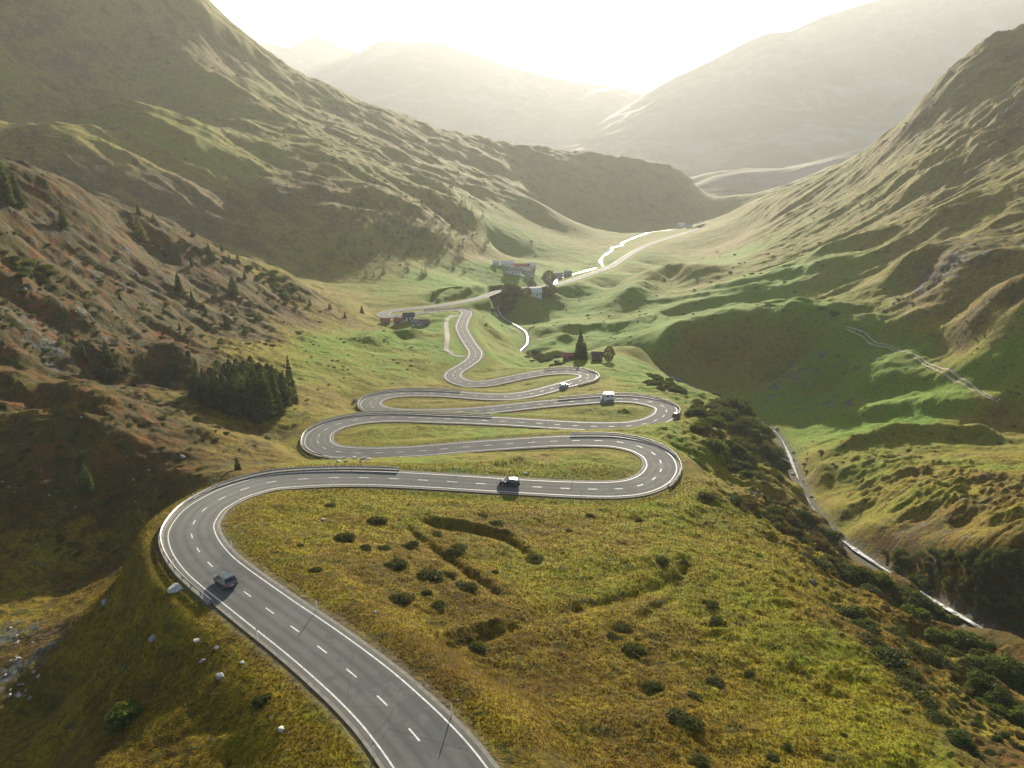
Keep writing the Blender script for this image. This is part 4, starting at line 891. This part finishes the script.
tree(89,492,30,'green_conifer','bright green larch standing alone in the shaded brown hollow'); tree(64,226,24,'larch','yellow larch near the skyline of the west slope'); tree(7,203,44,'green_conifer','tall green pine cut by the left picture edge'); tree(20,208,32,'green_conifer','shorter green pine beside the one at the picture edge')
tree(141,240,24,'larch','pale larch below the rocky part of the slope skyline'); tree(179,290,16,'green_conifer','rounded green pine mid-slope among rusty heath',None,1.3); tree(234,296,18,'green_conifer','bushy green pine left of the bright shrubs',None,1.3)
tree(580,358,28,'spruce','tall dark spruce behind the long red shed',None,.95); tree(584.5,359,17,'spruce','shorter spruce at the foot of the tall one by the shed',None,1.); tree(608.5,362,15,'broadleaf','single round-crowned tree right of the dark cabin')
gv = 'dark leafy trees of the big clump by the valley road'
for x, y, h in [(499,297,10),(504,298,12),(509,298,13),(514,298,12),(519,298,10)]: tree(x, y, h, 'broadleaf', 'round dark tree in the big clump by the valley road', gv, 1.35)
tree(549,286,14,'broadleaf','tall tree between the farmstead and the roadside house',None,1.1)
for x, y, h, lb in [(527,297,9,'small dark tree left of the white house above the brook'),(545,297,10,'dark tree right of the white house above the brook'),(551,296,11,'rightmost dark tree beside the white house above the brook'),(532,290,9,'small tree behind the white house above the brook')]: tree(x, y, h, 'broadleaf', lb, None, 1.2)
gm = 'conifers thinly spread over the mountain flank above the hamlet'
n_ = 0
while n_ < 170:
    x = rp.uniform(330, 500); y = rp.uniform(175, 282); c = math.exp(-((x-405)/55)**2-((y-235)/35)**2)
    if rp.random() > c*(.5+.8*rp.random()): continue
    tree(x, y, rp.uniform(5, 10), 'far', 'distant conifer on the hazy flank above the hamlet', gm, 1.2); n_ += 1
# shrubs of the meadow
gj = 'low dark juniper cushions dotted over the meadow'; K = 'low dark juniper cushion among similar ones on the sunny meadow'
named = {(376,522):'flat juniper cushion nearest the road inside the big bend',(534,561):'juniper cushion at the lower end of the curved ditch',(475.6,647.7):'lone juniper cushion below the old banks',(631,650):'largest dark juniper cushion, lowest of a group of four',(681,720):'broad juniper cushion low on the meadow, right of the middle',(651,688):'juniper cushion between the largest and the broad lowest one',(456,550):'juniper cushion squeezed between the two ditches',(262,701):'dark juniper cushion on the sunny hill left of the road'}
for x, y, wp in [(376,522,22),(344.5,539,24),(364,548,14),(384,548,15),(411.6,545,17),(396,564,22),(427.5,576,22),(449,575,16),(397.6,599,21),(437.5,605,17),(467,587,22),(456,550,20),(534,561,19),(475.6,647.7,22),(495.6,524,15),(316,569,14),(437.5,535,12),(495,571,9),(482,515,10),(426,593,12),
 (623,628,19),(613,636,14),(631,650,33),(651,688,25),(681,720,30),(698,761,20),(774,757,16),(786,747,12),(716,622,16),(713,605,14),(660,560,18),(714,681,16),(749,673,10),(693,696,16),(262,701,22),(805,700,9),(845,735,9),(830,760,11),(590,515,9),(640,520,10),(570,530,8),(300,545,8),(331,505,10)]:
    shrub(x, y+1, wp, 'juniper', named.get((x, y), K), gj, .8)
shrub(125,722,34,'green','tall bright green shrub at the shaded edge of the sunny hill',None,1.3)
gb = 'dark shrubs covering the slope down to the gorge'; kb = 'dark rounded shrub in the thicket between meadow and gorge'
def inpoly(x, y, P):
    c = False
    for i in range(len(P)):
        (x1, y1), (x2, y2) = P[i], P[i-1]
        if (y1 > y) != (y2 > y) and x < (x2-x1)*(y-y1)/(y2-y1)+x1: c = not c
    return c
UNDER = {}
def under(px, py, wpx, kind, hs):
    q = hit(px, py)
    if not q or DRat(q) < HALF.mean()+2.0: return
    me_ = rp.choice(SH[kind]); V = np.empty(len(me_.vertices)*3); me_.vertices.foreach_get('co', V); V = V.reshape(-1, 3)
    keep = np.repeat(np.arange(len(V)//4) % max(1, int(12/wpx)+1) == 0, 4); V = V[keep]; s = wpx*px_m(q)/2; t = rp.uniform(0, 6.3); c_, s_ = cos(t), sin(t)
    UNDER.setdefault(kind, []).append(np.stack([q[0]+s*(V[:, 0]*c_-V[:, 1]*s_), q[1]+s*(V[:, 0]*s_+V[:, 1]*c_), q[2]-.02*s+V[:, 2]*s*hs], 1))
def thicket(poly, n, w0, w1, kinds, label, group, hs=1., stuff=False):
    xs = [p[0] for p in poly]; ys = [p[1] for p in poly]; k = 0; tries = 0
    while k < n and tries < n*20:
        tries += 1; x = rp.uniform(min(xs), max(xs)); y = rp.uniform(min(ys), max(ys))
        if inpoly(x, y, poly) and stuff: under(x, y, rp.uniform(w0, w1), rp.choice(kinds), hs*rp.uniform(.8, 1.3)); k += 1
        elif inpoly(x, y, poly): shrub(x, y, rp.uniform(w0, w1), rp.choice(kinds), label, group, hs*rp.uniform(.8, 1.3)); k += 1
thicket([(692,402),(718,392),(748,404),(772,436),(786,470),(770,484),(735,474),(700,438)], 42, 13, 24, ['juniper','dark','green','juniper'], 'dark rounded shrub on the steep spur right of the two big hairpins', 'shrubs on the steep spur beside the hairpins', 1.1)
thicket([(640,374),(672,378),(690,396),(668,392),(645,384)], 16, 7, 12, ['dark','juniper'], 'dark shrub on the rim behind the camper hairpin', 'shrubs on the rim behind the camper hairpin')
thicket([(532,352),(560,352),(562,366),(536,368)], 9, 7, 12, ['dark','juniper'], 'dark shrub above the brook left of the red shed', 'shrubs by the red shed')
thicket([(486,296),(512,300),(515,316),(492,312)], 14, 6, 11, ['dark','juniper','brown'], 'dark shrub on the shady bank below the big tree clump', 'shrubs below the big tree clump')
for x, y, wp in [(852,616,30),(864,628,26),(876,645,32),(890,660,34),(902,676,28),(912,690,32),(925,704,28),(896,636,26),(910,648,24),(930,655,26),(946,664,22),(808,559,20),(822,566,18),(845,575,18),(870,590,16),(940,722,26),(955,738,26),(970,752,24)]:
    shrub(x, y, wp, rp.choice(['juniper','dark']), 'broad dark shrub just below the crest of the meadow', 'broad shrubs below the meadow crest', .7)
thicket([(835,555),(870,570),(930,600),(985,640),(1024,668),(1024,735),(985,705),(930,640),(880,592)], 34, 16, 30, ['juniper','dark','green'], kb, gb, 1.)
thicket([(700,495),(790,500),(850,552),(820,552),(760,520)], 26, 12, 22, ['juniper','dark','brown'], kb, gb, .8)
thicket([(246,268),(270,266),(297,290),(296,303),(262,296)], 26, 5, 10, ['green'], 'bright green shrub in the thicket on the west slope', 'bright shrubs on the west slope', 1.2)
thicket([(176,240),(186,240),(242,264),(238,270),(200,258)], 20, 5, 9, ['green','juniper'], 'green shrub in the slanting band below the slope skyline', 'shrubs in the slanting band', 1.2)
thicket([(8,258),(40,262),(60,285),(20,280)], 16, 7, 14, ['green','juniper'], 'green shrub low on the rusty slope near the picture edge', 'shrubs near the picture edge', 1.2)
thicket([(0,230),(330,310),(300,345),(60,360),(0,380)], 260, 3, 10, ['juniper','dark','brown','green'], 'small shrub scattered over the rusty west slope', 'small shrubs scattered over the west slope', 1.1, True)
thicket([(0,400),(170,380),(280,440),(160,500),(120,560),(0,560)], 200, 3, 11, ['juniper','dark','brown'], 'small dark shrub in the shaded brown hollow', 'shrubs in the shaded brown hollow', .9, True)
thicket([(90,370),(190,368),(200,385),(100,384)], 22, 8, 14, ['juniper','dark'], 'dark shrub under the ledge left of the dense clump', 'shrubs under the ledge', 1.)
thicket([(820,308),(838,308),(842,317),(828,317)], 4, 6, 9, ['dark'], 'dark shrub on the green pasture above the cart track', 'shrubs above the cart track', .8)
thicket([(780,440),(1020,425),(1020,445),(800,475)], 26, 4, 9, ['juniper','green'], 'low shrub on the rocky terrace beyond the gorge', 'shrubs on the rocky terrace', .8, True)
thicket([(650,262),(900,225),(1020,250),(1020,420),(800,400),(640,340)], 210, 2.5, 7, ['juniper','dark','green'], 'tiny distant shrub on the green mountain pasture', 'distant shrubs on the pasture', .8, True)
# the undergrowth of the spur and the slopes, past counting
thicket([(692,402),(718,392),(748,404),(772,436),(786,470),(770,484),(735,474),(700,438)], 170, 5, 14, ['juniper','dark','green','brown'], '', '', .9, True)
thicket([(835,555),(870,570),(930,600),(985,640),(1024,668),(1024,768),(985,755),(930,690),(880,612)], 130, 5, 14, ['juniper','dark','green','brown'], '', '', .8, True)
thicket([(700,495),(790,500),(850,552),(840,580),(760,520)], 70, 5, 13, ['juniper','dark','brown'], '', '', .8, True)
thicket([(840,165),(920,110),(1000,55),(1024,45),(1024,240),(900,235),(780,230)], 160, 2, 5, ['juniper','dark','brown'], '', '', .8, True)
thicket([(0,60),(200,30),(330,110),(560,165),(640,215),(400,275),(330,280),(200,235),(0,160)], 330, 2, 5, ['juniper','dark','brown','dark'], '', '', .9, True)
thicket([(470,300),(560,290),(660,300),(620,350),(560,345),(480,330)], 60, 2, 5, ['juniper','green'], '', '', .8, True)
thicket([(240,440),(300,330),(380,330),(440,340),(420,385),(330,400)], 60, 2, 6, ['juniper','green','brown'], '', '', .8, True)
thicket([(880,552),(1024,550),(1024,640),(960,600),(900,575)], 210, 7, 18, ['juniper','dark','dark'], '', '', .9, True)  # dark shrubs added over the gorge's east wall to stand in for its shade
thicket([(522,350),(552,356),(552,367),(524,360)], 16, 5, 9, ['juniper','dark'], '', '', 1., True)
for kd, vs in UNDER.items():
    V = np.concatenate(vs); tag(link('undergrowth', np_mesh('undergrowth', V, np.arange(len(V)).reshape(-1, 4), {'juniper': JUN, 'green': GRN, 'brown': BRN, 'dark': SPR}[kd])), 'small %s shrubs scattered over the slopes' % {'juniper': 'olive', 'green': 'bright green', 'brown': 'rusty brown', 'dark': 'dark'}[kd], 'undergrowth', kind='stuff')
# ------------------------------------------------------------ grass tufts close by: nobody could count them
r = np.random.default_rng(3); n = 150000
a = r.uniform(R(-38), R(38), n); rr = np.exp(r.uniform(math.log(48), math.log(150), n)); x = rr*np.sin(a); y = rr*np.cos(a)
i = ((a-A0)/(A1-A0)*(NA-1)).astype(int); j = ((np.log(rr)-B0)/(B1-B0)*(NB-1)).astype(int)
ok = (DR[i, j] > HALF.mean()+1.8) & (DV[i, j] > 5) & (fbm(x/2.3, y/2.3, 3, 71, .6) > -.9) & (ROCK[i, j] < .5)
x, y, a, rr = x[ok], y[ok], a[ok], rr[ok]; z = bilin(Z, a, np.log(rr)); n = len(x)
s = r.uniform(.04, .12, n)*(.6+rr/120); V = []; F = []
for k in range(2):
    th = r.uniform(0, 2*pi, n); lx = r.normal(size=n)*.35; ly = r.normal(size=n)*.35; wv = .5
    V.append(np.stack([np.stack([x-np.cos(th)*s*wv, y-np.sin(th)*s*wv, z-.04], 1), np.stack([x+np.cos(th)*s*wv, y+np.sin(th)*s*wv, z-.04], 1),
       np.stack([x+np.cos(th)*s*.45+lx*s, y+np.sin(th)*s*.45+ly*s, z+s*.8], 1), np.stack([x-np.cos(th)*s*.3+lx*s, y-np.sin(th)*s*.3+ly*s, z+s*1.0], 1)], 1).reshape(-1, 3))
V = np.concatenate(V); F = np.arange(len(V)).reshape(-1, 4)
m, nt, bs = new_mat('grass_tuft'); L = nt.links; P = N(nt, 'ShaderNodeNewGeometry').outputs['Position']
gc_ = N(nt, 'ShaderNodeAttribute', attribute_name='cover'); sp_ = N(nt, 'ShaderNodeSeparateColor'); L.new(gc_.outputs['Color'], sp_.inputs[0])
k = math_(nt, 'ADD', sp_.outputs[0], math_(nt, 'MULTIPLY', math_(nt, 'SUBTRACT', noise(nt, P, .22, 5, .65, .6), .5), 1.2)); k = math_(nt, 'ADD', k, math_(nt, 'MULTIPLY', math_(nt, 'SUBTRACT', noise(nt, P, 1.6, 3, .7), .5), .6), True)
c = ramp(nt, k, [(0, (.14, .080, .012)), (.25, (.18, .12, .012)), (.5, (.175, .145, .010)), (.8, (.09, .125, .014)), (1, (.07, .12, .014))])
L.new(c, bs.inputs['Base Color']); bs.inputs['Roughness'].default_value = .9; bs.inputs['Specular IOR Level'].default_value = .08
t = N(nt, 'ShaderNodeBsdfTranslucent'); L.new(c, t.inputs['Color']); ms = N(nt, 'ShaderNodeMixShader'); ms.inputs[0].default_value = .5
L.new(bs.outputs[0], ms.inputs[1]); L.new(t.outputs[0], ms.inputs[2]); L.new(ms.outputs[0], nt.nodes['Material Output'].inputs['Surface'])
me = np_mesh('grass', V, F, m); gv_ = bilin(GREEN, np.tile(np.repeat(a, 4), 2), np.tile(np.repeat(np.log(rr), 4), 2))
at = me.color_attributes.new('cover', 'FLOAT_COLOR', 'POINT'); at.data.foreach_set('color', np.stack([gv_, gv_*0, gv_*0, gv_*0+1], 1).astype(np.float32).ravel())
tag(link('grass', me), 'short golden and green meadow grass', 'grass', kind='stuff')
# ------------------------------------------------------------ camera, sun, sky, air
SUN_EL, SUN_AZ = R(13.5), R(7.5)              # azimuth east of the view direction
cam = bpy.data.cameras.new('camera'); cam.sensor_width = 36; cam.lens = FPX*36/1024; cam.clip_start = .5; cam.clip_end = 30000
co = bpy.data.objects.new('camera', cam); C.objects.link(co); co.location = (0, 0, CZ); co.rotation_euler = (R(90)-PITCH, 0, 0)
bpy.context.scene.camera = co
sl = bpy.data.lights.new('sun', 'SUN'); sl.energy = 5; sl.angle = R(.55); sl.color = (1., .89, .70)
so = bpy.data.objects.new('sun', sl); C.objects.link(so); so.rotation_euler = (R(90)-SUN_EL, 0, pi-SUN_AZ); so.location = (0, 0, 400)
wd = bpy.data.worlds.new('World'); bpy.context.scene.world = wd; wd.use_nodes = True
nt = wd.node_tree; bg = nt.nodes['Background']; sky = nt.nodes.new('ShaderNodeTexSky'); sky.sky_type = 'NISHITA'; sky.sun_disc = False
sky.sun_elevation = SUN_EL; sky.sun_rotation = SUN_AZ; sky.altitude = 1800; sky.air_density = .7; sky.dust_density = .6
nt.links.new(sky.outputs[0], bg.inputs[0]); bg.inputs[1].default_value = .05
sc = bpy.context.scene
sc.view_settings.view_transform = 'Standard'; sc.view_settings.look = 'None'; sc.view_settings.exposure = EXPO; sc.view_settings.gamma = 1
sc.render.engine = 'CYCLES'; cy = sc.cycles
cy.use_denoising = True; cy.max_bounces = 5; cy.diffuse_bounces = 2; cy.glossy_bounces = 2; cy.transmission_bounces = 2; cy.volume_bounces = 1; cy.transparent_max_bounces = 8
cy.use_adaptive_sampling = True; cy.adaptive_threshold = .02; cy.sample_clamp_indirect = 6; cy.caustics_reflective = False; cy.caustics_refractive = False
# the hazy air of the valley
m = bpy.data.materials.new('haze'); m.use_nodes = True; nt = m.node_tree; nt.nodes.remove(nt.nodes['Principled BSDF'])
vp = nt.nodes.new('ShaderNodeVolumePrincipled'); vp.inputs['Color'].default_value = (.77, .79, .80, 1); vp.inputs['Density'].default_value = HAZE; vp.inputs['Anisotropy'].default_value = HAZE_G
nt.links.new(vp.outputs[0], nt.nodes['Material Output'].inputs['Volume'])
ztop = max(float(Z.max()), FAR_TOP)+12; zbot = float(min(Z.min(), FAR_BOT))-1
mb = MB(); mb.box(-11000, -900, zbot, 11000, 13500, ztop)
hz = mb.build('haze', m); hz['kind'] = 'stuff'; hz['label'] = 'pale sunlit haze filling the valley'
